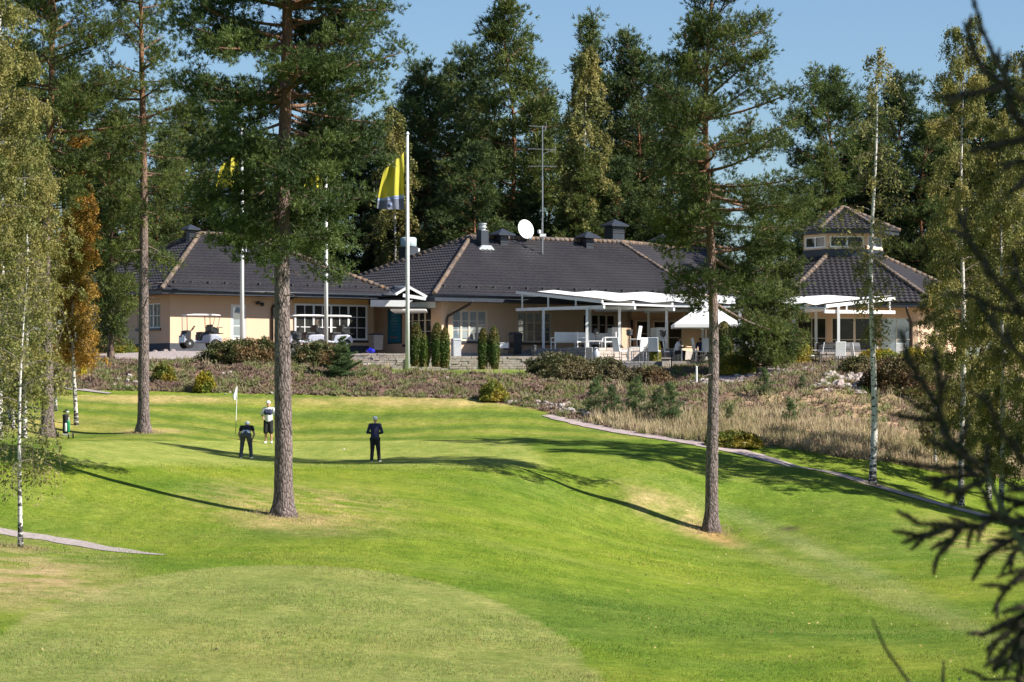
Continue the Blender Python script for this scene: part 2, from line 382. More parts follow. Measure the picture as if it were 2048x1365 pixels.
# tree-line mounds hidden below far trees stay flat
ny, nx = GX.shape
idx = np.arange(nx*ny).reshape(ny, nx)
Fq = np.stack([idx[:-1, :-1], idx[:-1, 1:], idx[1:, 1:], idx[1:, :-1]], -1).reshape(-1, 4)
gm = mesh_np('ground', np.stack([GX, GY, GZ], -1).reshape(-1, 3), Fq, True)
# colour of the turf itself: mown green, fairway, semi-rough, worn and dry patches, heath soil
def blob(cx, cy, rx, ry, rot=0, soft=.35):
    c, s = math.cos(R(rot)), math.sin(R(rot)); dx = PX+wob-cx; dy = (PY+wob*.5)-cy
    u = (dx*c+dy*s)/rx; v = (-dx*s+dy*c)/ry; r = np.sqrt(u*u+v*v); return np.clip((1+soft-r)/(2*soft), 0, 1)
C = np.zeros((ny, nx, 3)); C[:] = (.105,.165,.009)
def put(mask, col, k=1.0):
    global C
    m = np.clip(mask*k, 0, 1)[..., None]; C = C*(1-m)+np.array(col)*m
patch = nrm(GX, GY, 11, .22, 4)
streak = nrm(GX*.25+GY*.3, GY*1.3, 12, .5, 3)
put(np.clip(patch*1.6+.2, 0, 1), (.15,.19,.015), .7)
put(np.clip(-patch*1.8, 0, 1), (.06,.12,.006), .6)
# closely mown putting surface
edge = np.clip((PY-878)/5, 0, 1)*np.clip((938-PY+(PX-600)*.004)/7, 0, 1)*np.clip((PX-120)/30, 0, 1)*np.clip((1080-(PX+wob)-(905-PY)*1.2)/25, 0, 1)*(GY > 90)
put(edge, (.19,.235,.045), .95)
# fringe behind the green: mown bands
band = np.sin(GY*1.7+GX*.12+nrm(GX, GY, 21, .2)*2.2)
rb = ((PY > 790) & (PY < 882) & (PX < 1450) & (GY > 112) & ~bank)*1.0
put(rb, (.13,.18,.015), .8); put(rb*np.clip(band*1.6, 0, 1), (.072,.122,.012), .75)
put(rb*np.clip(-band-.3, 0, 1), (.2,.2,.045), .7)
# front tee/green apron bottom left with a clear round edge
ap = ((PX-560)/650)**2+((PY-1420)/290)**2
apm = np.clip((1-ap)/.012+.5, 0, 1)
put(apm, (.16,.195,.046), .95)
put(apm*np.clip(patch*1.5, 0, 1), (.19,.2,.05), .5)
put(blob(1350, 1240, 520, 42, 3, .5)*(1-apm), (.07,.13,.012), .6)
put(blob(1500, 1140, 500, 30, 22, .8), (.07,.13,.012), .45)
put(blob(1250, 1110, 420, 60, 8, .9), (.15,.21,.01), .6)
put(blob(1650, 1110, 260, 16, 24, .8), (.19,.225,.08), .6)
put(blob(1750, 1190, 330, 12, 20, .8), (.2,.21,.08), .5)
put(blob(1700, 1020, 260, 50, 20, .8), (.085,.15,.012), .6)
put(blob(1750, 900, 250, 30, 10, .8)*(~bank), (.12,.2,.012), .6)
put(blob(560, 945, 450, 12, 0, .9), (.16,.21,.01), .6)
# dry and worn places
dn = np.clip(.75+nrm(GX, GY, 31, 1.3, 4)*1.5, 0, 1); dn2 = np.clip(.55+nrm(GX, GY, 33, 2.2, 3)*1.8, 0, 1)
put(blob(600, 1012, 190, 42, 4, .5)*dn2, (.27,.235,.085), .85)
put(blob(590, 1046, 120, 16, 3, .6)*dn, (.28,.23,.1), .75)
put(blob(640, 1068, 190, 9, 0, .9), (.09,.11,.03), .4)
put(blob(20, 1150, 190, 62, 2, .6)*dn, (.3,.25,.12), .9)
put(blob(0, 1165, 150, 14, 2, .6)*dn2, (.27,.19,.09), .6)
put(blob(1330, 1018, 95, 28, 24, .5)*dn, (.3,.255,.11), .8)
put(blob(1420, 1070, 55, 14, 15, .6), (.33,.25,.1), .75)
put(blob(1440, 1075, 25, 9, 20, .6), (.27,.18,.06), .7)
put(blob(1960, 1080, 120, 30, 12, .6)*dn2, (.32,.26,.11), .7)
put(blob(1580, 1058, 18, 5, 0, .6), (.06,.05,.03), .8)
put(blob(300, 797, 130, 8, 1, .7)*rb, (.36,.29,.12), .9); put(blob(850, 805, 190, 7, 1, .7)*rb, (.34,.28,.11), .8)
put(blob(640, 803, 160, 6, 1, .7)*rb, (.26,.24,.07), .7); put(blob(90, 850, 100, 14, 0, .7)*rb, (.27,.25,.07), .8)
put(blob(300, 862, 60, 5, 0, .7), (.33,.26,.12), .8)
put(np.clip(streak*1.5, 0, 1)*(~bank), (.2,.225,.05), .25)
C *= (1+nrm(GX, GY, 41, 1.8, 3)*.14)[..., None]
soil = nrm(GX, GY, 51, .5, 4)[..., None]
Cb = np.array((.15,.105,.07))*(1+soil*.5); right = np.clip((PX-1350)/200, 0, 1)[..., None]
Cb = Cb*(1-right)+np.array((.25,.19,.11))*(1+soil*.4)*right
C = np.where(bank[..., None], Cb, C)
# a mown strip between heather and the retaining walls
strip = ((PX > 780) & (PX < 1440) & (PY < 752+(PX-900)*.01) & bank)*1.0
strip = np.clip(strip, 0, 1); put(strip*(PX < 1060), (.12,.19,.02), .85); put(strip*(PX > 1340), (.16,.2,.03), .8)
C = C*np.array((1.36,1.29,1.2))+np.array((0,0,.012))
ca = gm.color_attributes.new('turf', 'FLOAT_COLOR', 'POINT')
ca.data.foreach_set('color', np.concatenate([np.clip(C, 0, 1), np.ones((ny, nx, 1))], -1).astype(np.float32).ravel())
def groundmat():
    m, t, o = new_mat('turf_and_heath'); b = N(t, 'ShaderNodeBsdfPrincipled'); t.links.new(b.outputs[0], o.inputs[0])
    a = N(t, 'ShaderNodeVertexColor'); a.layer_name = 'turf'
    n1 = noise(t, 7, 5, coords(t), .65); n2 = noise(t, 45, 3, coords(t), .7); n4 = noise(t, 2.6, 4, coords(t), .6); n3 = noise(t, 1.1, 4, coords(t, 'Object', (1, .35, 1)), .6)
    c = mix_col(t, ramp(t, n1, .25, .75), (.6,.66,.58), (1.38,1.3,1.4)); c = mix_col(t, 1., a.outputs[0], c, 'MULTIPLY')
    k = mix_col(t, ramp(t, n2, .3, .7), (.6,.66,.6), (1.4,1.32,1.4)); c = mix_col(t, 1., c, k, 'MULTIPLY')
    k = mix_col(t, ramp(t, n3, .3, .7), (.72,.82,.65), (1.25,1.15,1.3)); c = mix_col(t, 1., c, k, 'MULTIPLY')
    k = mix_col(t, ramp(t, n4, .3, .7), (.78,.84,.72), (1.2,1.13,1.25)); c = mix_col(t, 1., c, k, 'MULTIPLY')
    t.links.new(c, b.inputs['Base Color']); b.inputs['Roughness'].default_value = .9
    b.inputs['Specular IOR Level'].default_value = .06
    ad = N(t, 'ShaderNodeMath', operation='ADD'); t.links.new(n1, ad.inputs[0]); t.links.new(n2, ad.inputs[1])
    bp = N(t, 'ShaderNodeBump'); bp.inputs['Distance'].default_value = .035; bp.inputs['Strength'].default_value = .9
    t.links.new(ad.outputs[0], bp.inputs['Height']); t.links.new(bp.outputs[0], b.inputs['Normal'])
    return m
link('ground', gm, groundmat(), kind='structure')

def strip_mesh(name, pts, width, mat, lift=.03, frac=6):
    # pts: (px,py,D?) centre line in plan, draped on the ground
    c = [Vector((*XD(a, d), 0)) for a, d in pts]; V = []; Fc = []
    rnd = random.Random(4)
    L = []
    for i in range(len(c)-1):
        n = max(2, int((c[i+1]-c[i]).length/.3))
        L += [c[i].lerp(c[i+1], k/n) for k in range(n)]
    L.append(c[-1]); ws = width if hasattr(width, '__call__') else (lambda t: width)
    for i, p in enumerate(L):
        d = (L[min(i+1, len(L)-1)]-L[max(0, i-1)]).normalized(); s = Vector((-d.y, d.x, 0)); ww = ws(i/(len(L)-1))
        for k in range(frac+1):
            e = 1+(rnd.uniform(-.1, .1) if k in (0, frac) else 0)
            q = p+s*ww*(k/frac-.5)*e; V.append([q.x, q.y, 0])
    V = np.array(V); V[:, 2] = H(V[:, 0], V[:, 1])+nrm(V[:, 0], V[:, 1], 3, .35, 2)*.03+lift
    for i in range(len(L)-1):
        for k in range(frac): a = i*(frac+1)+k; Fc.append((a, a+1, a+frac+2, a+frac+1))
    return link(name, mesh_np(name, V, Fc, True), mat, kind='structure')
strip_mesh('path', [(1108,138.4),(1130,137.6),(1280,132.6),(1440,128),(1600,125.2),(1743,122.4),(1850,121.2),(1950,120.4),(2048,120),(2300,119)], 1.45, M['tarmac'], .03)
strip_mesh('gravel_path', [(-250,81.5),(0,79.8),(120,79.2),(230,77.6),(330,76.6)], lambda t: (1.0+.12*math.sin(t*40)) if t < .85 else (1.0+.12*math.sin(t*40))*(1.03-t)/.18, M['gravel'], .015)
strip_mesh('upper_path', [(-100,146.5),(60,145),(150,143.3),(220,142.3)], lambda t: 1.6*(1.02-t*.8), M['gravel'], .04)
strip_mesh('driveway', [(-150,152),(150,151.8),(300,152.2),(420,152.6),(540,153)], 4.0, M['gravel'], .06)
strip_mesh('side_path', [(1440,148.5),(1490,149),(1540,150.2),(1620,151.5)], 2.4, M['tarmac'], .06)

# ------------------------------------------------------------------ vegetation builders
def blades(rs, pos, dirs, K, L, Wd, spread=1.0, face=None):
    n = len(pos); d = dirs[:, None, :]*1.0+rs.normal(size=(n, K, 3))*spread; d /= np.linalg.norm(d, axis=-1, keepdims=True)+1e-9
    l = L*(.6+.8*rs.rand(n, K, 1)); s = np.cross(d, rs.normal(size=(n, K, 3)) if face is None else face[:, None, :]+rs.normal(size=(n, K, 3))*.38); s /= np.linalg.norm(s, axis=-1, keepdims=True)+1e-9
    p = pos[:, None, :]+rs.normal(size=(n, K, 3))*L*.18; wv = s*Wd*.5
    V = np.stack([p-wv, p+wv, p+d*l+wv*.25, p+d*l-wv*.25], 2).reshape(-1, 3)
    return V, np.arange(len(V)).reshape(-1, 4)
def leaves(rs, pos, size):
    n = len(pos); a = rs.normal(size=(n, 3)); a /= np.linalg.norm(a, axis=-1, keepdims=True)
    b = np.cross(a, rs.normal(size=(n, 3))); b /= np.linalg.norm(b, axis=-1, keepdims=True)+1e-9
    s = size*(.6+.7*rs.rand(n, 1)); V = np.stack([pos-a*s*.6, pos+b*s*.38, pos+a*s*.6, pos-b*s*.38], 1).reshape(-1, 3)
    return V, np.arange(len(V)).reshape(-1, 4)

def pine_mesh(seed, Ht, cb, Rr, r0, nl=70, clump=.42, tufts=12, K_=9, L=.17, Wd=.03, prof=None, asym=0, dens=3.0, wig=.15, nring=22, stubs=0, updir=.5):
    rs = np.random.RandomState(seed); rnd = random.Random(seed)
    prof = prof or (lambda t: min(1, .35+1.6*t)*(1-t**2.2)+.12)
    mb = MB(); m = int(max(12, Ht*5)); ph1, ph2 = rnd.random()*6, rnd.random()*6
    def tp(h):
        t = h/Ht; return Vector((math.sin(h*.35+ph1)*wig*t, math.sin(h*.27+ph2)*wig*t, h))
    def tr(h): return r0*(1-.86*(h/Ht)**1.1)+r0*.7*math.exp(-max(h, 0)*3.6)
    mb.tube([tp(Ht*i/m)-Vector((0, 0, .3 if i == 0 else 0)) for i in range(m+1)], [max(.012, tr(Ht*i/m)) for i in range(m+1)], nring,
            jit=lambda i, k: (rnd.uniform(-.05, .05)+(.2*max(0, math.sin(k/nring*2*math.pi*5+seed))*math.exp(-Ht*i/m*4))) if i < m*.7 else 0)
    pos = []; dr = []; fcs = []
    for i in range(nl):
        t = (i+rnd.random()*.9)/nl; h = max(cb*.9, min(Ht*.985, cb+(Ht*.985-cb)*t**.95+rnd.uniform(-.02, .02)*Ht)); az = i*2.399+rnd.uniform(-.9, .9)
        ln = Rr*prof(t)*rnd.uniform(.65, 1.12)*(1+asym*math.cos(az)); el = R(-14+72*t**1.6+rnd.uniform(-18, 20))
        d = Vector((math.cos(az)*math.cos(el), math.sin(az)*math.cos(el), math.sin(el)))
        p0 = tp(h); bend = rnd.uniform(.02, .22); sd_ = Vector((-math.sin(az), math.cos(az), 0)); sw = rnd.uniform(-.12, .12)
        f = lambda s: p0+d*ln*s+Vector((0, 0, bend*ln*s*s))+sd_*(sw*ln*math.sin(s*3))
        ns = 6; r1 = min(tr(h)*.55, .012+ln*.017)
        mb.tube([f(k/ns) for k in range(ns+1)], [r1*(1-.85*k/ns)+.004 for k in range(ns+1)], 5, cap=False)
        nc = max(2, int(ln*dens))
        for c in range(nc):
            s = .3+.7*(c+rnd.random())/nc; q = f(s); off = rnd.uniform(-1, 1)*ln*.3*(1.15-.55*s)
            e = q+sd_*off+d*abs(off)*.5+Vector((0, 0, rnd.uniform(-.35, .45)*clump*2))
            if rnd.random() < .6: mb.tube([q, (q+e)/2-Vector((0, 0, .03)), e], [.012, .008, .005], 3, cap=False)
            ct = np.array(e)+rs.normal(size=(tufts, 3))*np.array([clump*.42, clump*.42, clump*.27]); pos.append(ct)
            dd = ct-np.array(e); dd[:, 2] += updir*clump*.8; fc = dd/(np.linalg.norm(dd, axis=1, keepdims=True)+.01); fc[:, 2] += .25; fcs.append(fc); dr.append(dd/(np.linalg.norm(dd, axis=1, keepdims=True)+.01)+np.array(d)*.4)
    for i in range(stubs):
        h = cb*rnd.uniform(.62, 1.0); az = rnd.random()*6.28; ln = rnd.uniform(.3, 1.3); p0 = tp(h); d = Vector((math.cos(az), math.sin(az), rnd.uniform(-.35, .15)))
        mb.tube([p0, p0+d*ln*.6, p0+d*ln+Vector((0, 0, -.1))], [.03, .018, .006], 4, cap=False)
    V, Fc = blades(rs, np.concatenate(pos), np.concatenate(dr), K_, L, Wd, .75, np.concatenate(fcs))
    return mb.mesh('trunk', True), mesh_np('crown', V, Fc)

def birch_mesh(seed, Ht, cb, Rr, r0, nl=55, nleaf=30000, leaf=.07, lean=0, droop=.5, prof=None, low=0):
    rs = np.random.RandomState(seed); rnd = random.Random(seed)
    prof = prof or (lambda t: (.45+1.1*t if t < .5 else 1.0)*(1-max(0, t-.35)**1.3*1.25)+.05)
    mb = MB(); br_ = MB(); m = int(Ht*2.5); ph = rnd.random()*6
    tp = lambda h: Vector((lean*h/Ht+math.sin(h*.5+ph)*.1, math.cos(h*.4+ph)*.08, h))
    tr = lambda h: r0*(1-.9*h/Ht)+r0*.35*math.exp(-h*4)
    mb.tube([tp(Ht*.93*i/m)-Vector((0, 0, .3 if i == 0 else 0)) for i in range(m+1)], [max(.006, tr(Ht*.93*i/m)) for i in range(m+1)], 12)
    per = max(4, nleaf//(nl*9)); pos = []
    for i in range(nl):
        t = (i+rnd.random())/nl; h = cb+(Ht*.98-cb)*t; az = i*2.399+rnd.uniform(-.6, .6); ln = Rr*max(.12, prof(t))*rnd.uniform(.6, 1.15)
        el = R(rnd.uniform(12, 50)); d = Vector((math.cos(az)*math.cos(el), math.sin(az)*math.cos(el), math.sin(el))); p0 = tp(h)
        f = lambda s: p0+d*ln*s-Vector((0, 0, droop*ln*s*s))
        br_.tube([f(k/5) for k in range(6)], [max(.004, min(.03, ln*.011)*(1-.8*k/5)) for k in range(6)], 4, cap=False)
        for c in range(9):
            s = .25+.8*(c+rnd.random())/9; q = np.array(f(min(s, 1.05))); tl = rnd.uniform(.3, 1.0)*(.4+droop)
            side = rs.normal(size=3)*np.array([.3, .3, .08])*min(ln*.5, .9)
            u = rs.rand(per, 1); pts = q+side*u+np.array([[0, 0, -tl]])*u**1.2+rs.normal(size=(per, 3))*.09; pos.append(pts)
            e = q+side+np.array([0, 0, -tl]); br_.tube([tuple(q), tuple((q+e)/2+side*.1), tuple(e)], [.006, .004, .002], 3, cap=False)
    V, Fc = leaves(rs, np.concatenate(pos), leaf)
    return mb.mesh('trunk', True), mesh_np('crown', V, Fc), br_.mesh('branches', True)

def spruce_mesh(seed, Ht, Rr, r0=.04, L=.075, Wd=.02, whorls=9, K_=12, step=.06, per=8):
    rs = np.random.RandomState(seed); rnd = random.Random(seed); mb = MB()
    mb.tube([(0, 0, -.1), (0, 0, Ht*.5), (0, 0, Ht)], [r0, r0*.6, r0*.15], 7); pos = []; dr = []
    for wv in range(whorls):
        t = wv/(whorls-1); h = Ht*(.06+.86*t)
        for b in range(per):
            az = b*6.283/per+wv*.9+rnd.uniform(-.25, .25); ln = Rr*(1-.84*t)*rnd.uniform(.45, 1.25); el = R(12+40*t+rnd.uniform(-16, 18))
            d = np.array([math.cos(az)*math.cos(el), math.sin(az)*math.cos(el), math.sin(el)]); p0 = np.array([0, 0, h+rnd.uniform(-.05, .05)*Ht])
            mb.tube([tuple(p0), tuple(p0+d*ln)], [r0*.3, .004], 3, cap=False)
            n = max(3, int(ln/step)); s = (np.arange(n)+.6)/n; pts = p0+d*ln*s[:, None]; pos.append(pts); dr.append(np.tile(d, (n, 1))*1.1)
            sdv = np.array([-math.sin(az), math.cos(az), .1])
            for q in range(1, n, 2):
                for sg in (-1, 1):
                    l2 = ln*.38*(1-q/n)+.06; m2 = max(2, int(l2/step)); dd = d*.7+sdv*sg*.8; s2 = (np.arange(m2)+.5)/m2
                    pos.append(pts[q]+dd*l2*s2[:, None]); dr.append(np.tile(dd, (m2, 1)))
    n = max(4, int(Ht*.12/step)); pos.append(np.stack([np.zeros(n), np.zeros(n), Ht*(.88+.12*np.arange(n)/n)], 1)); dr.append(np.tile([0, 0, 1.], (n, 1)))
    V, Fc = blades(rs, np.concatenate(pos), np.concatenate(dr), K_, L, Wd, .6)
    return mb.mesh('trunk', True), mesh_np('crown', V, Fc)

def place(name, ms, mats, loc, rz=0, sc=1, scz=None, **k):
    e = empty(name, loc, rz, **k); s = sc; e.scale = (s, s, scz or s)
    link('trunk', ms[0], mats[0], e); link('crown', ms[1], mats[1], e)
    if len(ms) > 2: link('branches', ms[2], M['twigbark'], e)
    return e

# ---- the big pines that stand on the course
def gp(px, D): x = (px-1024)/F*D; return Vector((x, D, h1(x, D)))
p1 = pine_mesh(11, 26.5, 7.9, 3.25, .27, nl=235, dens=5.4, tufts=18, K_=11, L=.105, Wd=.025, clump=.38, stubs=5, wig=.3, nring=28,
               prof=lambda t: (.68+1.4*t if t < .2 else .98)*(1-max(0, t-.62)**1.3*2.4)+.06)
place('pine_tree', p1, (M['pinebark'], M['pine_dark']), gp(567, 87), .4, label='tall dark-crowned pine with flaky grey trunk standing closest to the camera', cat='pine tree', group='tall pines on the golf course')
p2 = pine_mesh(22, 20.9, 8.5, 3.7, .25, nl=88, dens=4.8, tufts=17, K_=10, L=.12, Wd=.027, clump=.4, asym=.4, stubs=4, wig=.25, nring=24,
               prof=lambda t: (.7+.5*t if t < .3 else .95)*(1-max(0, t-.25)*.78)+.06)
place('pine_tree', p2, (M['pinebark'], M['pine']), gp(1423, 112), -.35, label='tall pine with reddish upper trunk on the slope in front of the terrace', cat='pine tree', group='tall pines on the golf course')
p3 = pine_mesh(33, 23, 6.8, 2.7, .25, nl=66, dens=3.8, tufts=14, K_=10, L=.14, Wd=.03, clump=.42, stubs=3, wig=.2)
place('pine_tree', p3, (M['pinebark'], M['pine']), gp(287, 128), 1.1, label='slim tall pine with thin crown standing before the corner of the left wing', cat='pine tree', group='tall pines on the golf course')
p4 = pine_mesh(44, 24, 10, 4.2, .27, nl=84, dens=3.8, tufts=15, K_=10, L=.15, Wd=.032, clump=.5, asym=.3, wig=.3)
place('pine_tree', p4, (M['pinebark'], M['pine']), gp(95, 127), .2, label='thick pine with orange upper trunk behind the birches at the left edge', cat='pine tree', group='tall pines on the golf course')
p5 = pine_mesh(55, 12.2, .9, 2.3, .14, nl=90, dens=4.4, tufts=14, K_=9, L=.16, Wd=.035, clump=.45)
place('pine_tree', p5, (M['bgbark'], M['pine']), gp(222, 151), .2, label='bushy mid-height pine with needles down to the ground beside the left wing', cat='pine tree')
p6 = pine_mesh(66, 6.9, .3, 2.15, .09, nl=95, dens=4.4, tufts=13, K_=9, L=.14, Wd=.035, clump=.38, prof=lambda t: (.8+.4*t if t < .4 else .96)*(1-max(0, t-.4)**1.4*1.6)+.05)
place('pine_tree', p6, (M['bgbark'], M['pine']), gp(1530, 150), 0, label='short dense pine growing at the terrace edge right of the reddish trunk', cat='pine tree')

# ---- forest behind the clubhouse
bgv = [pine_mesh(100+i, 20, c, r, .2, nl=n, dens=3.0, tufts=15, K_=8, L=.24, Wd=.055, clump=.7, prof=pf, nring=8, wig=.5)
       for i, (c, r, n, pf) in enumerate([(3.5, 4.0, 80, lambda t: min(1, .7+.8*t)*(1-max(0, t-.2)**1.15*.98)+.03),
                                          (2.5, 3.7, 78, lambda t: min(1, .8+.5*t)*(1-max(0, t-.3)**1.3*1.15)+.04),
                                          (5.0, 4.4, 76, lambda t: min(1, .6+1.2*t)*(1-max(0, t-.35)**1.5*1.4)+.05),
                                          (3.0, 3.3, 84, lambda t: min(1, .8+.5*t)*(1-max(0, t-.1)*.95)+.03)])]
BG = [(30,90,178,0),(130,150,186,2),(235,240,182,1),(318,262,180,3),(372,215,186,0),(440,250,192,2),(520,300,184,1),(600,270,192,3),(668,235,186,2),(735,262,190,0),
      (850,155,184,2),(800,235,196,1),(932,122,188,2),(1020,12,181,0),(955,300,173,1),(1090,190,194,1),(1190,42,187,3),(1268,100,185,2),(1335,170,190,2),(1392,330,186,1),
      (1668,165,184,2),(1640,300,178,3),(1792,180,186,2),(1725,290,192,0),(1850,250,181,1),(1905,210,188,0),(1965,150,184,2),(2035,180,182,1),(1150,300,176,3),(1240,330,178,1),(620,400,178,3),(480,420,178,1),(890,330,176,3),(1060,400,178,1),(1310,380,178,3),(1880,420,172,3),(1990,460,170,1)]
desc = {0: 'broad-based conical', 1: 'dense dark', 2: 'round-topped', 3: 'narrow pointed'}
where = ['at the far left edge behind the birches','behind the thick left pine','left of the left wing roof','behind the slim pine trunk','just above the left wing vent','above the left wing ridge','behind the nearest pine trunk','behind the flagpoles','between middle and right flagpoles','left of the yellow flag',
 'right of the right flagpole top','low behind the right flagpole','beside the tallest forest pine','tallest of the forest, above the roof chimney','low above the satellite dish','behind the aerial mast','with a sharp tip behind the forest birch','right of the forest birch','left of the reddish trunk','low behind the reddish trunk',
 'above the roof cupola','left of the roof cupola','right of the thin birch','behind the thin birch','right of the cupola','behind the right birches','at right behind the birch top','at the far right edge','under the forest birch','behind the large roof vent','behind the third flagpole','low behind the first flagpole','behind the galvanised chimney','behind the satellite dish','behind the farthest roof vent','at the pavilion right side','low at the right edge']
for i, (px, top, D, v) in enumerate(BG):
    if 640 < px < 1450: D += 9
    x = (px-1024)/F*D; z = h1(x, D); Hh = (HY-top)/F*D-z; s = Hh/20.0
    sx = max(.62, min(1.1, s**.5*1.0))
    e = place('pine_tree', bgv[v], (M['bgbark'], M['pine_dark'] if i % 3 else M['pine']), (x, D, z), i*1.7, sx, s,
          label='%s forest pine %s' % (desc[v], where[i]), cat='pine tree', group='forest pines behind the clubhouse')
# ---- birches
b1 = birch_mesh(201, 18.2, 6.0, 1.9, .15, nl=40, nleaf=6500, leaf=.1, droop=.55, lean=.15)
place('birch_tree', b1, (M['birchbark'], M['birch_olive']), gp(1743, 122.5), 0, label='thin birch with long bare white trunk in front of the pavilion', cat='birch tree')
b2 = birch_mesh(202, 20, 2.2, 4.0, .2, nl=100, nleaf=62000, leaf=.095, droop=.38)
b3 = birch_mesh(203, 16, 1.6, 3.4, .15, nl=94, nleaf=54000, leaf=.095, droop=.32)
for px, D, sx, s, ms, rz, mt, lb in [(1925,122.5,.66,1.0,b2,0,'birch_olive','tallest birch of the right-hand clump with drooping top'),
        (2003,119.5,.75,1.02,b3,1,'birch_olive','white-barked birch of the right clump near the cart path'),
        (2085,117,.75,1.0,b2,2,'birch','birch at the right frame edge behind the spruce twigs'),
        (1872,130,.5,.5,b3,3,'birch_olive','short birch at the left side of the right-hand clump'),
        (1975,126,.8,.8,b3,4.5,'birch','leafy birch standing behind the right-hand clump'),
        (2,110,.62,1.1,b2,.5,'birch','tall leafy birch at the left frame edge'),
        (52,118,.72,.8,b3,2.2,'birch_olive','leafy birch between the left edge and the thick pine'),
        (-40,100,.9,1.0,b3,1.4,'birch','birch half outside the left frame edge'),
        (28,127,.55,.7,b3,2.9,'birch','small birch with bright white stem behind the blue golf bag'),
        (112,135,.45,.5,b3,4.1,'birch_olive','birch whose pale stem shows right beside the thick pine')]:
    place('birch_tree', ms, (M['birchbark'], M[mt]), gp(px, D), rz, sx, s, label=lb, cat='birch tree', group='leafy birches at the sides')
b4 = birch_mesh(204, 13.5, 3.0, 1.5, .1, nl=90, nleaf=46000, leaf=.09, droop=.5, prof=lambda t: 1-.6*t)
place('birch_tree', b4, (M['birchbark'], M['birch_gold']), gp(150, 131), 0, .95, label='narrow golden-leaved birch right of the thick left pine', cat='birch tree')
b5 = birch_mesh(205, 7.6, 1.6, 1.9, .065, nl=34, nleaf=5200, leaf=.075, droop=.5, lean=.25)
place('birch_tree', b5, (M['birchbark'], M['birch_olive']), gp(38, 75.5), 0, label='slender young birch nearest at left, on dry grass by the gravel path', cat='birch tree')
b6 = birch_mesh(206, 19.6, 2, 2.9, .16, nl=72, nleaf=26000, leaf=.15, droop=.8)
x, D = XD(1168, 186); place('birch_tree', b6, (M['birchbark'], M['birch_olive']), (x, D, 2.6), 0, label='pale birch rising among dark pines right of the aerial mast', cat='birch tree')
x, D = XD(788, 188); place('birch_tree', b6, (M['birchbark'], M['birch']), (x, D, 2.6), 2, .82, label='pale birch in the forest between two flagpoles', cat='birch tree')
# trees right of the frame whose shadows lie across the mound
for j, (X, D, v, s) in enumerate([(29, 115.5, 1, .95), (34.5, 115, 2, .9)]):
    place('pine_tree', bgv[v], (M['bgbark'], M['pine']), (X, D, h1(X, D)), j, s*.62, s, label=['pine off the right side casting the long shadow over the mound','second pine farther off the right side behind the path'][j], cat='pine tree', group='pines beyond the right frame edge')

# ---- young conifers on the bank
sp1 = spruce_mesh(301, 1.9, .95)
sp2 = pine_mesh(302, 1.5, .05, .62, .035, nl=26, dens=9, tufts=7, K_=9, L=.1, Wd=.018, clump=.13, nring=6, wig=.05, updir=1.2, prof=lambda t: 1-.75*t)
sp3 = pine_mesh(303, 1.9, .05, .8, .04, nl=32, dens=8, tufts=7, K_=9, L=.11, Wd=.02, clump=.15, nring=6, wig=.08, updir=1.2, prof=lambda t: .6+.9*t if t < .3 else 1.1-.95*t)
for px, by, ty, v, lb in [(685,757,676,0,'bushy young spruce below the parked carts, largest on the heather bank'),(1192,832,764,1,'leftmost young spruce of the row above the cart path'),
        (1222,842,776,0,'second young spruce of the row, lower and fuller'),(1272,838,764,1,'slim young spruce in the middle of the row above the path'),
        (1316,842,782,1,'young spruce just left of the last one in the row'),(1340,850,772,0,'broad young spruce ending the row above the path'),
        (1528,797,741,0,'compact young spruce beside the side path'),(1580,850,800,1,'pale young spruce alone on the dry slope'),
        (1460,848,814,1,'tiny young spruce right of the reddish pine trunk'),(1605,780,752,1,'tiny spruce at the foot of the rockery')]:
    g = ground(px, by, 112); s = (by-ty)/F*g.y/(1.9 if v == 0 else 1.5)
    place('young_spruce', sp1 if px == 685 else (sp3, sp2)[v], (M['bgbark'], M['spruce']), g, px*.7, s*1.1, s, label=lb, cat='young spruce', group='young spruces on the bank')

# ---- shrubs and columns
def shrub_mesh(seed, w_, d_, h_, n, leaf, lump=.25, core=True, pointy=False):
    rs = np.random.RandomState(seed); th = rs.rand(n)*2*np.pi; u = rs.rand(n)
    ph = np.arcsin(u**.8); rr = (.72+.3*rs.rand(n)**.5)
    lumpv = 1+1.5*lump*nrm(np.cos(th)*2+5, np.sin(th)*2+ph*3+9, seed, 1.4, 3)
    x = np.cos(th)*np.cos(ph)*rr*lumpv*w_/2; y = np.sin(th)*np.cos(ph)*rr*lumpv*d_/2; z = np.sin(ph)*rr*lumpv*h_
    if pointy:
        zz = rs.rand(n); prof = np.clip(1.25*(1-zz)**.55*(.55+zz*1.2), 0, 1); rr = .8+.25*rs.rand(n)
        x = np.cos(th)*prof*rr*w_/2*lumpv; y = np.sin(th)*prof*rr*d_/2*lumpv; z = zz*h_
    pos = np.stack([x, y, z], 1); V, Fc = leaves(rs, pos, leaf)
    if core:
        k = 20; m = 9; cv = []
        for i in range(m):
            a = i/(m-1)*math.pi/2
            for j in range(k):
                b = 2*math.pi*j/k
                if pointy:
                    z_ = i/(m-1); pr = min(1, 1.25*(1-z_)**.55*(.55+z_*1.2))*.8; cv.append((math.cos(b)*pr*w_/2, math.sin(b)*pr*d_/2, z_*h_*.97))
                else: cv.append((math.cos(b)*math.cos(a)*w_/2*.74, math.sin(b)*math.cos(a)*d_/2*.74, math.sin(a)*h_*.76))
        cf = [(i*k+j, i*k+(j+1) % k, (i+1)*k+(j+1) % k, (i+1)*k+j) for i in range(m-1) for j in range(k)]
        Fc = np.concatenate([Fc, np.array(cf)+len(V)]); V = np.concatenate([V, np.array(cv)])
    return mesh_np('foliage', V, Fc)
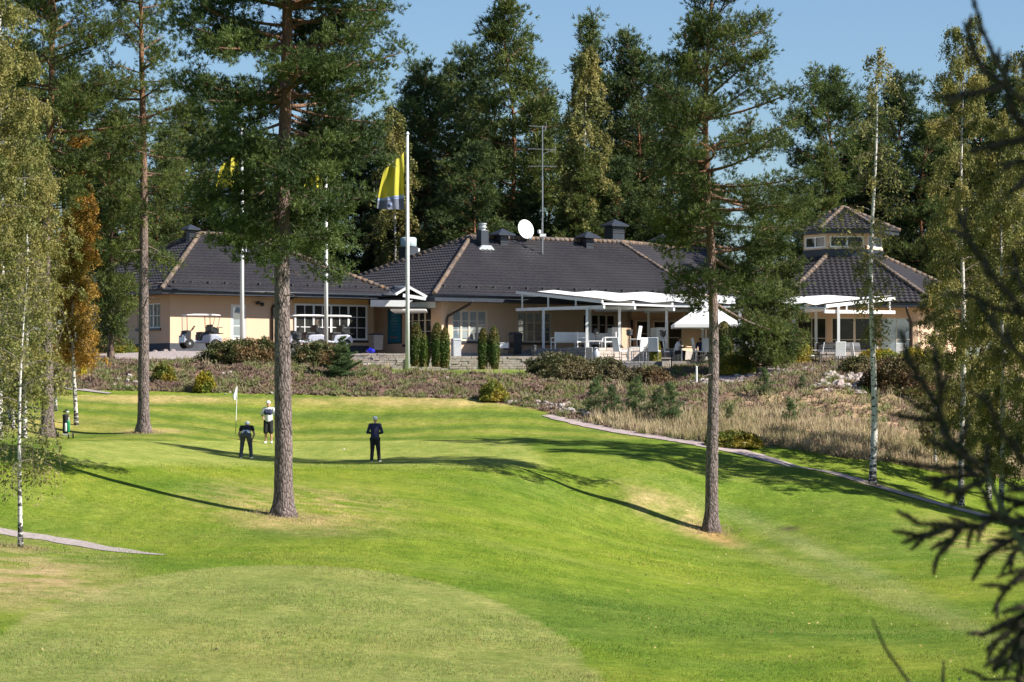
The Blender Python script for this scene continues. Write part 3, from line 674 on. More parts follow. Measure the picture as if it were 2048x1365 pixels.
def shrub(px, by, wpx, hpx, mat, label, cat='shrub', n=5000, leaf=.07, dep=None, seed=None, lo=112, name='shrub', D=None, **k):
    g = ground(px, by, lo) if D is None else P(px, by, D); s = g.y/F
    o = link(name, shrub_mesh(seed or int(px), wpx*s, (dep or min(wpx*s*.8, 3.0)), hpx*s, n, leaf, **k), M[mat], loc=g)
    return tag(o, label, cat)
shrub(476,724,155,42,'hedge','wide reddish-green hedge clump in front of the first golf cart','hedge',11000,.09,2.4)
shrub(528,722,60,45,'hedge','red-tipped hedge clump left of the nearest pine trunk','hedge',4500,.09,1.8)
shrub(638,730,125,42,'hedge','hedge clump below the parked golf carts right of the nearest pine','hedge',9000,.09,2.2)
shrub(1120,757,150,46,'juniper','large grey-green juniper clump below the terrace wall, left half','juniper',12000,.08,2.6)
shrub(1210,760,110,40,'juniper','juniper clump in the middle below the white chairs','juniper',9000,.08,2.4)
shrub(1300,768,92,30,'redhedge','low brown-leaved shrub below the lower terrace','shrub',7000,.08,1.8)
shrub(328,766,48,34,'lime','round yellow-green grass-like shrub by the slim pine on the heather','shrub',3000,.09,1.1)
shrub(408,784,44,36,'yellow','spiky yellow shrub at the lower edge of the heather','shrub',2600,.09,1.0)
shrub(985,803,56,38,'lime','olive shrub at the lower edge of the heather bank, centre','shrub',3600,.08,1.2)
shrub(1468,750,92,40,'yellow','yellow flowering shrub right of the reddish trunk','shrub',6000,.08,1.6)
shrub(1588,734,70,62,'lime','yellow-green shrub between the short pine and white chairs','shrub',5000,.09,1.4,D=153)
shrub(1718,748,70,34,'juniper','rounded dark juniper above the rockery','juniper',5000,.08,1.8)
shrub(1795,790,150,70,'redhedge','large brown-green shrub mass right of the thin birch','shrub',13000,.1,2.6)
shrub(1760,722,90,22,'yellow','yellow flower clump in front of the pavilion windows','shrub',4500,.08,1.2,D=154)
shrub(1840,742,120,42,'yellow','bright yellow shrub at the pavilion corner','shrub',7000,.09,1.6,D=152)
shrub(210,712,130,36,'hedge','dark low shrub bed along the shaded left wing wall','shrub',7000,.1,1.8,D=156)
shrub(250,714,70,20,'yellow','yellow-red low shrub beside the driveway at left','shrub',3000,.08,1.2,D=154.5)
shrub(1465,895,120,30,'lime','sprawling yellow-green plant where path meets dry grass','shrub',5200,.09,1.5)
shrub(1310,732,26,50,'lime','bright green climber at the end of the lower terrace','shrub',1800,.08,.7,D=155.5)
shrub(1360,760,90,26,'juniper','dark hedge under the terrace edge by the white post','hedge',5000,.08,1.4,D=153.5)
for i, (px, by, ty, wpx, lb) in enumerate([(832,733,646,26,'left stem of the thuja pair beside the right flagpole'),(849,734,668,22,'short brown-tinged thuja just right of the flagpole'),
        (874,734,646,25,'taller thuja right of the flagpole pair'),(890,736,655,20,'thuja leaning against the downpipe corner'),(966,740,656,21,'left column of the thuja pair below the window'),
        (988,742,653,24,'right brown-sided column of the thuja pair below the window'),(1448,726,643,38,'single thick thuja behind the reddish pine trunk')]):
    shrub(px, by, wpx, by-ty, 'thuja', lb, 'thuja', 4200, .07, wpx/F*155, seed=700+i, name='thuja', D=154.5 if i < 6 else 155, pointy=True, lump=.18)

# ---- ground cover that nobody could count
def scatter(name, n, region, mat, L, Wd, K_, up, label_cat, seed, spread=.6, Dlo=100, Dhi=158, keep=None, jz=0):
    rs = np.random.RandomState(seed); X = rs.uniform(-27, 27, n*3); Y = rs.uniform(Dlo, Dhi, n*3); Z = H(X, Y)
    px = 1024+F*X/Y; py = HY-F*Z/Y; m = region(px, py, X, Y) & (px > -60) & (px < 2110)
    X, Y, Z = X[m][:n], Y[m][:n], Z[m][:n]; Z = Z+hb(X, Y, Z)+.02
    pos = np.stack([X, Y, Z+jz], 1); d = np.tile([0, 0, up], (len(pos), 1)); V, Fc = blades(rs, pos, d, K_, L, Wd, spread, np.tile([.25, -.5, .9], (len(pos), 1)))
    link(name, mesh_np(name, V, Fc), M[mat], kind='stuff', cat=label_cat[1], label=label_cat[0])
bankr = lambda px, py: (py < np.interp(px, [a for a, b in BANKLOW], [b for a, b in BANKLOW])+1) & (py > 716)
nopath = lambda px, py, X, Y: ~((px < 560) & (py < 722)) & ~((px > 780) & (px < 1060) & (py < 750)) & ~((px > 1425) & (px < 1560) & (py > 733) & (py < 770) & (py < 770-(px-1425)*.22+6) & (py > 770-(px-1425)*.25-16))
scatter('heather', 46000, lambda px, py, X, Y: bankr(px, py) & nopath(px, py, X, Y) & ((px < 1380) | ((py < 790) & (px < 1700))) & (nrm(X, Y, 71, .8, 3) > -.45), 'heather', .15, .045, 10, .6, ('low brown and purple heather covering the bank', 'heather'), 5)
scatter('dry_grass', 20000, lambda px, py, X, Y: bankr(px, py) & nopath(px, py, X, Y) & (px > 1380) & (py > 760), 'heather', .2, .045, 6, .8, ('withered herbs on the right slope', 'dry plants'), 6)
scatter('straw_grass', 22000, lambda px, py, X, Y: bankr(px, py) & (px > 1180) & (py > np.interp(px, [a for a, b in BANKLOW], [b for a, b in BANKLOW])-np.interp(px, [1180, 1500, 1900], [22, 62, 60])), 'drygrass', .36, .026, 7, 2.0, ('tall straw-coloured grass along the lower edge of the slope', 'grass'), 7, .5)
scatter('grass_tufts', 5000, lambda px, py, X, Y: bankr(px, py) & nopath(px, py, X, Y) & (nrm(X, Y, 77, .7, 3) > .3), 'roughgrass', .3, .045, 6, 1.6, ('green tufts among the heather', 'grass'), 8)
scatter('pale_grass_tufts', 3500, lambda px, py, X, Y: bankr(px, py) & nopath(px, py, X, Y) & (nrm(X, Y, 79, .6, 3) > .35), 'drygrass', .4, .035, 6, 2.2, ('straw tufts among the heather', 'grass'), 18)
def turf_blades(n, Dlo, Dhi, L, Wd, seed, ylim):
    rs = np.random.RandomState(seed); D = rs.uniform(Dlo, Dhi, n); px = rs.uniform(-20, 2070, n); X = (px-1024)/F*D; Z = H(X, D)
    py = HY-F*Z/D; m = (py > ylim) & (py > interp(BANKLOW, px)+4); X, D, Z = X[m], D[m], Z[m]; Z = Z+nrm(X, D, 3, .35, 2)*.03
    ix = np.clip(np.searchsorted(xs, X), 1, nx-1); iy = np.clip(np.searchsorted(ys, D), 1, ny-1); ix -= (X-xs[ix-1] < xs[ix]-X); iy -= (D-ys[iy-1] < ys[iy]-D)
    tall = .35+1.0*np.clip(nrm(X, D, 61, .5, 3)+.45, 0, 1)[:, None]
    d = np.tile([0, 0, 1.], (len(X), 1))+rs.normal(size=(len(X), 3))*.55; d /= np.linalg.norm(d, axis=1, keepdims=True); sd2 = np.cross(d, rs.normal(size=d.shape)*.6+np.array([.3, -.6, .5])); sd2 /= np.linalg.norm(sd2, axis=1, keepdims=True)
    p = np.stack([X, D, Z-.004], 1); l = L*tall*(.6+.8*rs.rand(len(X), 1)); wv = sd2*Wd*.5
    V = np.stack([p-wv, p+wv, p+d*l+wv*.2, p+d*l-wv*.2], 1).reshape(-1, 3); me = mesh_np('lawn_grass', V, np.arange(len(V)).reshape(-1, 4))
    cc = np.clip(C[iy, ix]*(.8+.55*rs.rand(len(X), 1))*(1+.12*rs.normal(size=(len(X), 3))), 0, 1); cc = np.concatenate([cc, np.ones((len(cc), 1))], 1)
    at = me.color_attributes.new('turf', 'FLOAT_COLOR', 'POINT'); at.data.foreach_set('color', np.repeat(cc, 4, 0).astype(np.float32).ravel()); return me
def bladesmat():
    m, t, o = new_mat('lawn_blades'); b = N(t, 'ShaderNodeBsdfPrincipled'); b.inputs['Roughness'].default_value = .7; b.inputs['Specular IOR Level'].default_value = .15
    a = N(t, 'ShaderNodeVertexColor'); a.layer_name = 'turf'; tr = N(t, 'ShaderNodeBsdfTranslucent'); x = N(t, 'ShaderNodeMixShader'); x.inputs[0].default_value = .3
    t.links.new(a.outputs[0], b.inputs['Base Color']); t.links.new(a.outputs[0], tr.inputs[0]); t.links.new(b.outputs[0], x.inputs[1]); t.links.new(tr.outputs[0], x.inputs[2]); t.links.new(x.outputs[0], o.inputs[0]); return m
link('lawn_grass', turf_blades(420000, 47, 128, .042, .014, 62, 925), bladesmat(), kind='stuff', label='short mown grass of the fairway and banks', cat='grass')
# fallen leaves on the right slope
rs = np.random.RandomState(9); X = rs.uniform(-20, 24, 3000); Y = rs.uniform(48, 128, 3000); Z = H(X, Y); px = 1024+F*X/Y; py = HY-F*Z/Y
m = (px > -20) & (px < 2060) & (py > 925) & ((px > 1250) & (rs.rand(3000) < .55) | (rs.rand(3000) < .05))
V, Fc = leaves(rs, np.stack([X, Y, Z+.045], 1)[m], .06); link('fallen_leaves', mesh_np('fallen_leaves', V, Fc), M['fallen'], kind='stuff', label='small pale fallen leaves scattered on the lawn', cat='leaves')
# longer grass around the trunk feet
rs = np.random.RandomState(10); pp = []
for px, D, n, r in [(567,87,500,.8),(1423,112,500,.8),(287,128,260,.6),(38,75.5,260,.5),(1743,122.5,140,.4),(95,127,160,.7)]:
    g = gp(px, D); a = rs.rand(n)*6.28; q = .15+rs.rand(n)**1.6*r*1.3; X = g.x+np.cos(a)*q; Y = g.y+np.sin(a)*q; pp.append(np.stack([X, Y, H(X, Y)], 1))
pp = np.concatenate(pp); V, Fc = blades(rs, pp, np.tile([0, 0, 1.6], (len(pp), 1)), 4, .07, .014, .8)
link('trunk_grass', mesh_np('trunk_grass', V, Fc), M['drygrass'], kind='stuff', label='dry longer grass around the feet of the trees', cat='grass')

# ---- rocks
def rock_mesh(seed):
    rs = np.random.RandomState(seed); mb = MB(); n, m = 10, 7; ph = rs.rand(8)*6
    V = []
    for i in range(m):
        a = math.pi*i/(m-1)
        for j in range(n):
            b = 2*math.pi*j/n; r = 1+.22*math.sin(2*b+ph[0]+a)+.16*math.sin(3*a+ph[1])+.1*math.sin(5*b+ph[2])+rs.uniform(-.16, .16)
            if i in (0, m-1): r = 1
            V.append((math.sin(a)*math.cos(b)*r*.5, math.sin(a)*math.sin(b)*r*.4, -math.cos(a)*r*.3+.12))
    Fc = [(i*n+j, i*n+(j+1) % n, (i+1)*n+(j+1) % n, (i+1)*n+j) for i in range(m-1) for j in range(n)]
    return mb.add(V, Fc).mesh('rock')
rocks = [rock_mesh(s) for s in range(6)]
for i, r_ in enumerate(rocks): r_.materials.append(M['rock'] if i % 2 else M['rockw'])
rnd = random.Random(77)
for (x0, y0, x1, y1, n, s0, s1, lb, gr) in [
        (1072,826,1195,832,26,.22,.5,'pale granite stone in the heap beside the start of the cart path','stones by the cart path'),
        (1100,806,1150,822,14,.2,.42,'pale granite stone high in the heap above the cart path','stones above the cart path'),
        (1625,772,1745,790,40,.25,.75,'rough granite stone low in the rockery below the pavilion','stones low in the rockery'),
        (1650,752,1745,768,26,.25,.65,'rough granite stone high in the rockery below the pavilion','stones high in the rockery'),
        (195,752,285,778,20,.15,.35,'small whitish stone in the heather at left','stones in the left heather'),
        (300,700,350,706,12,.2,.36,'small stone in the row at the left wing corner','stones by the wing corner'),
        (862,778,885,790,7,.18,.34,'small pale stone at the lower heather edge','stones at the heather edge'),
        (1335,764,1425,774,14,.25,.5,'weathered stone in the row beside the white marker post','stones by the marker post'),
        (590,727,680,730,14,.2,.32,'white edging stone below the cart hedge','edging stones below the hedge'),
        (716,732,780,737,8,.3,.55,'pinkish boulder at the foot of the stone wall','boulders at the stone wall'),
        (1470,752,1540,758,10,.25,.45,'stone in the edging of the side path','stones edging the side path'),
        (1018,806,1035,810,3,.25,.4,'whitish stone alone at the lawn edge','stones at the lawn edge'),
        (430,745,1000,790,26,.12,.26,'little stone scattered in the middle of the heather','stones in the middle heather')]:
    for k in range(n):
        t = rnd.random(); px = x0+(x1-x0)*t; py = y0+(y1-y0)*rnd.random()
        if 'cart path' in lb and 'start' in lb: py = 812+(px-1072)*.22+rnd.uniform(-5, 5)
        g = ground(px, py, 112); o = link('rock', rocks[rnd.randrange(6)], loc=g, rz=rnd.random()*6); s = rnd.uniform(s0, s1); o.scale = (s, s, s*rnd.uniform(.8, 1.2))
        ix = rocks.index(o.data); sz = 'large' if s > s0+(s1-s0)*.66 else ('small' if s < s0+(s1-s0)*.33 else 'middling')
        sd_ = 'left' if px < x0+(x1-x0)*.33 else ('right' if px > x0+(x1-x0)*.67 else 'middle')
        tag(o, '%s %s %s stone, %s part of the %s' % (sz, 'pinkish-grey' if ix % 2 else 'whitish', ('flat', 'rounded', 'angular')[ix//2], sd_, gr.replace('stones', 'stones lying').replace('lying low', 'lying low')), 'stone', gr)

# ------------------------------------------------------------------ clubhouse
def roof_face(mb, eL, eR, tR, tL, course=.36, tw=.3, step=.05, amp=.028):
    eL, eR, tR, tL = map(Vector, (eL, eR, tR, tL)); u = (eR-eL).normalized(); n0 = u.cross(((tL+tR)/2-(eL+eR)/2)).normalized()
    if n0.z < 0: n0 = -n0
    v = n0.cross(u).normalized()
    if v.z < 0: v = -v
    Lv = (tL-eL).dot(v); W = (eR-eL).length; aL = (tL-eL).dot(u); aR = (tR-eL).dot(u); nr = max(1, round(Lv/course)); co = Lv/nr
    sub = tw/4
    for j in range(nr):
        t0, t1 = j/nr, (j+1)/nr; l0, r0 = aL*t0, W+(aR-W)*t0; l1, r1 = aL*t1, W+(aR-W)*t1
        lo = min(l0, l1); hi = max(r0, r1); ks = np.arange(math.floor(lo/sub), math.ceil(hi/sub)+1)*sub
        b = np.unique(np.clip(ks, l0, r0)) if True else None
        us = np.clip(ks, l0, r0); ut = np.clip(ks, l1, r1); V = []
        for a_, b_ in zip(us, ut):
            wv = amp*math.sin(2*math.pi*a_/tw); wt = amp*math.sin(2*math.pi*b_/tw)
            V.append(eL+u*a_+v*(Lv*t0-.03)+n0*(wv+step)); V.append(eL+u*a_+v*(Lv*t0-.03)+n0*(wv-.01)); V.append(eL+u*b_+v*Lv*t1+n0*wt)
        k = len(us); Fc = []
        for i in range(k-1):
            a = 3*i; Fc.append((a, a+3, a+5, a+2)); Fc.append((a+1, a+4, a+3, a))
        mb.add(V, Fc)
def caps(mb, a, b, r=.13, seg=.34):
    a, b = Vector(a), Vector(b); L = (b-a).length; n = max(1, int(L/seg))
    for i in range(n):
        p, q = a.lerp(b, i/n), a.lerp(b, (i+1.12)/n); mb.tube([p+Vector((0, 0, .07)), q+Vector((0, 0, .05))], [r*1.12, r*.9], 10)
def wall(mb, p0, p1, z0, z1, openings=(), th=.25):
    p0 = Vector((*p0, 0)); p1 = Vector((*p1, 0)); u = (p1-p0).normalized(); L = (p1-p0).length; nn = Vector((-u.y, u.x, 0))
    Mx = Matrix.Translation(p0) @ Matrix(((u.x, nn.x, 0, 0), (u.y, nn.y, 0, 0), (0, 0, 1, 0), (0, 0, 0, 1)))
    xs_ = sorted({0, L}.union(*[{o[0], o[0]+o[2]} for o in openings])) if openings else [0, L]
    for i in range(len(xs_)-1):
        a, b = xs_[i], xs_[i+1]; ops = sorted([(o[1], o[1]+o[3]) for o in openings if o[0] <= a+1e-6 and o[0]+o[2] >= b-1e-6]); z = z0
        for (c, d) in ops:
            if c > z+1e-4: mb.box(a, 0, z, b, th, c, Mx)
            z = d
        if z < z1-1e-4: mb.box(a, 0, z, b, th, z1, Mx)
    return Mx
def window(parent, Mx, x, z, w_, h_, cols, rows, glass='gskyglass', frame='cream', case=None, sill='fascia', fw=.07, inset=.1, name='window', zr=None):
    mb = MB(); y0, y1 = inset-.03, inset+.05
    mb.box(x, y0, z, x+fw, y1, z+h_, Mx).box(x+w_-fw, y0, z, x+w_, y1, z+h_, Mx).box(x+fw, y0, z, x+w_-fw, y1, z+fw, Mx).box(x+fw, y0, z+h_-fw, x+w_-fw, y1, z+h_, Mx)
    iw = w_-2*fw
    for c in range(1, cols):
        big = case and c % case == 0; t = .06 if big else .02; cx = x+fw+iw*c/cols
        mb.box(cx-t, y0+(.0 if big else .02), z+fw, cx+t, y1-.01, z+h_-fw, Mx)
    ih = h_-2*fw
    for r in range(1, rows):
        cz = z+fw+(ih*r/rows if zr is None else ih*zr[r-1]); mb.box(x+fw, y0+.023, cz-.018, x+w_-fw, y1-.013, cz+.018, Mx)
    f = mb.build(name, M[frame], parent)
    MB().box(x+fw*.5, inset+.012, z+fw*.5, x+w_-fw*.5, inset+.04, z+h_-fw*.5, Mx).build('pane', M[glass], f)
    if sill: MB().box(x-.08, -.09, z-.13, x+w_+.08, .2, z-.003, Mx).build('sill', M[sill], f)
    return f
def solver(org, th, off=0):
    o = Vector(org); u = Vector((math.cos(th), math.sin(th)))
    def f(px, py=None):
        k = (px-1024)/F; s = (k*(o.y)-o.x)/(u.x-k*u.y); D = o.y+u.y*s
        return (s, (HY-py)/F*D-(o.z)) if py is not None else s
    return f
def downpipe(parent, pts, mat='pipe', r=.07):
    MB().tube(pts, r, 8).build('downpipe', M[mat], parent, smooth=True)
def vent(name, loc, rz, wd, ht, cap, label, louver=False, mat='fascia'):
    e = empty(name, loc, rz, label=label, cat='roof vent')
    MB().box(-wd/2, -wd/2, -.6, wd/2, wd/2, ht).build('shaft', M[mat], e, bevel=.01)
    c = cap; mb = MB(); mb.add([(-c, -c, ht+.02), (c, -c, ht+.02), (c, c, ht+.02), (-c, c, ht+.02), (-c, -c, ht+.1), (c, -c, ht+.1), (c, c, ht+.1), (-c, c, ht+.1), (0, 0, ht+.1+c*.62)],
        [(0,3,2,1), (0,1,5,4), (1,2,6,5), (2,3,7,6), (3,0,4,7), (4,5,8), (5,6,8), (6,7,8), (7,4,8)]); mb.build('cap', M['fascia'], e)
    mb = MB()
    for k in range(3): mb.box(-wd/2-.03, -wd/2-.03, ht-.1-k*.14, wd/2+.03, wd/2+.03, ht-.06-k*.14)
    mb.build('louvre', M['black'], e)
    return e

# ---------- left wing
TL = R(38); OL = Vector((-18.33, 160.83, 2.62)); LW = empty('clubhouse_wing', OL, TL, label='ochre clubhouse wing with dark hipped tile roof at left, behind the golf carts', cat='building', group='clubhouse buildings')
fs = solver(OL, TL)
zt = 3.02
ops = []; s0, z_ = fs(588, 675); s1 = fs(736); bay = (s0, .72, s1-s0-.1, 1.98)
sd0, sd1 = fs(462), fs(492); door = (sd0, .02, sd1-sd0, 2.55)
mb = MB(); Mx = wall(mb, (0, 0), (13, 0), .0, zt, [door, bay]); wall(mb, (0, 10), (0, .25), .0, zt, [(3.2, 1.25, 1.6, 1.35), (6.6, 1.25, 2.4, 1.35)])
wall(mb, (13, .25), (13, 10), .0, zt); wall(mb, (13, 10), (0, 10), 0, zt); mb.build('wall', M['stucco'], LW)
ML = Matrix.Translation((0, 10, 0)) @ Matrix(((0, 1, 0, 0), (-1, 0, 0, 0), (0, 0, 1, 0), (0, 0, 0, 1)))
MB().box(-.03, -.03, -1.6, 13.03, 10.03, .42).build('plinth', M['plinth'], LW)
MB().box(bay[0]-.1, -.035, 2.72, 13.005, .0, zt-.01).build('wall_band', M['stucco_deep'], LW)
window(LW, Mx, *bay, 8, 3, 'gdark', 'white', case=2, fw=.1, inset=-.04, sill='fascia')
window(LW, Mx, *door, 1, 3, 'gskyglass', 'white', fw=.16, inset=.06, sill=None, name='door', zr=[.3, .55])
MB().box(door[0]+.16, .03, .1, door[0]+door[2]-.16, .07, .75, Mx).build('door_panel', M['white'], LW)
window(LW, ML, 3.2, 1.25, 1.6, 1.35, 4, 2, 'gdark', 'white', case=2); window(LW, ML, 6.6, 1.25, 2.4, 1.35, 6, 2, 'gdark', 'white', case=2)
ex0, ey0, ex1, ey1 = -1.3, -1.3, 14.3, 11.3; ez = 3.24; rz_ = 6.62; hw = 6.3; a_ = (ex0+hw, 5, rz_); b_ = (ex1-hw, 5, rz_)
mb = MB(); roof_face(mb, (ex0, ey0, ez), (ex1, ey0, ez), b_, a_); roof_face(mb, (ex0, ey1, ez), (ex0, ey0, ez), a_, a_); roof_face(mb, (ex1, ey0, ez), (ex1, ey1, ez), b_, b_); roof_face(mb, (ex1, ey1, ez), (ex0, ey1, ez), a_, b_)
mb.build('roof', M['roof'], LW)
mb = MB(); caps(mb, (ex0, ey0, ez), a_); caps(mb, a_, b_); caps(mb, (ex1, ey0, ez), b_); caps(mb, (ex0, ey1, ez), a_); mb.build('ridge_tiles', M['ridge'], LW, smooth=True)
MB().box(ex0+.05, ey0+.05, zt+.0, ex1-.05, ey1-.05, zt+.2).build('eaves', M['fascia'], LW)
mb = MB(); mb.tube([(ex0, ey0-.02, ez-.02), (ex1, ey0-.02, ez-.02)], .065, 8); mb.build('gutter', M['fascia'], LW, smooth=True)
for k in range(13):
    x = ex0+1.2+k*1.08; MB().box(x-.06, ey0+.62, ez+.35, x+.06, ey0+.8, ez+.52).bar((x-.5, ey0+.7, ez+.5), (x+.5, ey0+.7, ez+.5), .03, .03).build('snow_guard', M['black'], LW)
sp_ = fs(543); downpipe(LW, [(sp_+.75, -1.2, 3.1), (sp_+.7, -1.1, 2.98), (sp_+.05, -.12, 2.55), (sp_, -.1, 2.4), (sp_, -.1, .05)])
ws = fs(513, 607); mb = MB(); mb.lathe([(.02, 0), (.09, .02), (.1, .16), (.05, .2)], 10, (ws[0], -.18, ws[1]-.08)).lathe([(.02, 0), (.09, .02), (.1, .16), (.05, .2)], 10, (ws[0]+.28, -.16, ws[1]-.16)).box(ws[0]-.05, -.1, ws[1]-.05, ws[0]+.33, -.003, ws[1]+.03)
mb.build('floodlight', M['black'], LW)
g = LW.matrix_basis @ Vector((4.4, 5.0, 0)); vent('roof_vent', (g.x, g.y, 9.1), TL, .38, .35, .4, 'small dark capped vent on the left wing ridge end')
w_ = LW.matrix_basis @ Vector((6.5, 2.6, 0)); mb = MB(); mb.tube([(0, 0, -.4), (0, 0, .35)], .06, 8).tube([(0, 0, .33), (0, 0, .45)], .1, 8)
mb.build('roof_pipe', M['alu'], None, loc=(w_.x, w_.y, 8.1), label='thin pale roof pipe on the left wing tiles', cat='roof pipe')

# ---------- main building
TM = R(34); OM = Vector((-3.86, 164.8, 2.25)); MA = empty('clubhouse_main', OM, TM, label='long ochre main clubhouse with dark tiled roof, chimney and satellite dish', cat='building', group='clubhouse buildings')
fm = solver(OM, TM)
def op(f, x0, y0, x1, y1, o=0):
    a, zt_ = f(x0, y0); b, _ = f(x1, y0); _, zb = f(x0, y1); return (a, zb, b-a, zt_-zb)
o1 = op(fm, 905, 620, 975, 682); o2 = op(fm, 1036, 624, 1104, 685); o3 = op(fm, 1166, 628, 1232, 690)
rec0, rec1 = fm(1262), fm(1352); zt = 3.12
mb = MB(); Mx = wall(mb, (0, 0), (rec0, 0), -.3, zt, [o1, o2, o3]); wall(mb, (0, 13), (0, .25), -.3, zt, [(9.1, .85, 2.8, 2.0)])
wall(mb, (rec0, 0), (rec0, 2.0), -.3, zt); wall(mb, (rec0, 2.0), (rec1+2, 2.0), -.3, zt)
ang = R(26); q0 = (rec1+2, 2.0); q1 = (q0[0]+11*math.cos(ang), q0[1]+11*math.sin(ang)); wall(mb, q0, q1, -.3, zt); wall(mb, (0, 13), (18, 13.2), -.3, zt)
mb.build('wall', M['stucco'], MA)
MW = Matrix.Translation((0, 13, 0)) @ Matrix(((0, 1, 0, 0), (-1, 0, 0, 0), (0, 0, 1, 0), (0, 0, 0, 1)))
MB().box(-.03, -.03, -1.8, rec0+.03, 12, .35).build('plinth', M['greyconc'], MA)
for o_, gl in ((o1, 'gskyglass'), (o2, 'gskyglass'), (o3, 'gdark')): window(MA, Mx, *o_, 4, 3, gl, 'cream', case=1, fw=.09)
window(MA, MW, 9.1, .85, 2.8, 2.0, 4, 3, 'gdark', 'cream', case=1, fw=.09)
MR = Matrix.Translation((rec0, 2.0, 0))
window(MA, MR, .35, .1, 1.2, 2.3, 1, 1, 'gdark', 'slate', fw=.1, inset=-.06, sill=None, name='door')
window(MA, MR, 1.75, .1, 1.0, 2.3, 1, 3, 'gdark', 'cream', fw=.1, inset=-.06, sill=None, name='door')
window(MA, MR, 3.0, .4, 2.2, 2.0, 2, 2, 'gdark', 'cream', fw=.1, inset=-.06, case=1)
E0 = (-1.3, -1.3); E1 = (17.6, -1.3); E2 = (17.6+13*math.cos(ang), -1.3+13*math.sin(ang)); EB = (-1.3, 14.5)
ez = 3.5; rz_ = 7.08; R0 = (5.5, 5.5, rz_); R1 = (16.1, 5.5, rz_); R2 = (R1[0]+13*math.cos(ang), R1[1]+13*math.sin(ang), rz_)
mb = MB(); roof_face(mb, (*E0, ez), (*E1, ez), R1, R0); roof_face(mb, (*EB, ez), (*E0, ez), R0, R0); roof_face(mb, (*E1, ez), (*E2, ez), R2, R1)
mb.add([(*EB, ez), R0, R1, R2, (E2[0]-5, E2[1]+16, ez)], [(4, 3, 2, 1, 0)])
mb.build('roof', M['roof'], MA)
mb = MB(); caps(mb, (*E0, ez), R0); caps(mb, R0, R1); caps(mb, (*EB, ez), R0); caps(mb, (*E1, ez), R1, .1); caps(mb, R1, R2); mb.build('ridge_tiles', M['ridge'], MA, smooth=True)
mb = MB(); mb.slab([(E0[0]+.05, E0[1]+.05), (E1[0]-.02, E1[1]+.05), (E2[0], E2[1]+.05), (E2[0]-3, E2[1]+9), (E0[0]+.05, EB[1]-.1)], zt, zt+.3); mb.build('eaves', M['fascia'], MA)
MB().tube([(E0[0], E0[1]-.02, ez-.02), (E1[0], E1[1]-.02, ez-.02)], .065, 8).build('gutter', M['fascia'], MA, smooth=True)
for k in range(16):
    x = E0[0]+1.1+k*1.1; MB().box(x-.06, -.62, ez+.38, x+.06, -.45, ez+.55).bar((x-.5, -.55, ez+.53), (x+.5, -.55, ez+.53), .03, .03).build('snow_guard', M['black'], MA)
sp_ = fm(892); downpipe(MA, [(sp_+.95, -1.2, 3.2), (sp_+.85, -1.1, 3.0), (sp_+.05, -.14, 2.35), (sp_, -.1, 2.15), (sp_, -.1, -.1)])
def onroof(px, back=0):   # point on the main ridge line at a picture column
    th = TM; o = MA.matrix_basis @ Vector((0, 5.5-back, 0)); k = (px-1024)/F; s = (k*o.y-o.x)/(math.cos(th)-k*math.sin(th)); return Vector((o.x+math.cos(th)*s, o.y+math.sin(th)*s, OM.z+rz_-back*.527))
g = onroof(965, 1.0); ch = empty('chimney', g, TM, label='slim dark metal chimney with steel top at the left end of the main ridge', cat='chimney')
MB().box(-.26, -.26, -.6, .26, .26, .9).build('shaft', M['fascia'], ch, bevel=.02); MB().lathe([(.2, .9), (.2, 1.02), (.26, 1.03), (.26, 1.1), (.2, 1.11), (.2, 1.22), (.25, 1.23), (.25, 1.3)], 14).build('flue', M['alu'], ch, smooth=False)
MB().prism([(-.6, -.28), (.6, -.28), (.3, .02), (-.3, .02)], -.45, -.28).build('flashing', M['alu'], ch)
g = onroof(1004, .6); vent('roof_vent', g, TM, .52, .42, .56, 'dark pyramid-capped vent between chimney and satellite dish')
g = onroof(1175, .6); vent('roof_vent', g, TM, .52, .45, .56, 'dark pyramid-capped vent left of the large boxy vent')
g = onroof(1229, -.6); vent('roof_vent', g+Vector((0, 0, .1)), TM, .85, .55, .62, 'large boxy dark vent with shiny blue cap on the main ridge')
g = P(1325, 497, 184); vent('roof_vent', g, TM, .8, .35, .7, 'dark vent half hidden by the reddish-trunk pine')
g = P(817, 530, 178); gc = empty('chimney', g, TM, label='dark chimney with round galvanised cap behind the right flagpole', cat='chimney')
MB().box(-.42, -.42, -2.0, .42, .42, 1.05).build('shaft', M['fascia'], gc); MB().lathe([(.44, 1.05), (.48, 1.12), (.48, 1.55), (.4, 1.62), (.1, 1.64)], 18).build('cap', M['galv'], gc, smooth=True)
MB().box(.42, -.15, .8, .7, .15, .98).build('camera', M['white'], gc)
# satellite dish
g = onroof(1052, .5); sdsh = empty('satellite_dish', g, 0, label='large white round satellite dish on the main roof ridge', cat='satellite dish')
Rm = Matrix.Translation((0, 0, .83)) @ Matrix.Rotation(R(38), 4, 'Z') @ Matrix.Rotation(R(78), 4, 'X')
MB().lathe([(.002+.56*i/8, .1*(i/8)**2-.1) for i in range(9)]+[(.575, -.012), (.4, -.08), (.002, -.14)], 28, M=Rm).build('dish', M['white'], sdsh, smooth=True)
MB().tube([(0, .15, -.5), (0, .2, .55), (0, .12, .8)], .04, 8).build('mount', M['black'], sdsh)
MB().tube([(.0, 0, .35), (.3, -.55, .25)], .015, 6).box(.25, -.65, .2, .37, -.5, .32).build('feed_arm', M['alu'], sdsh)
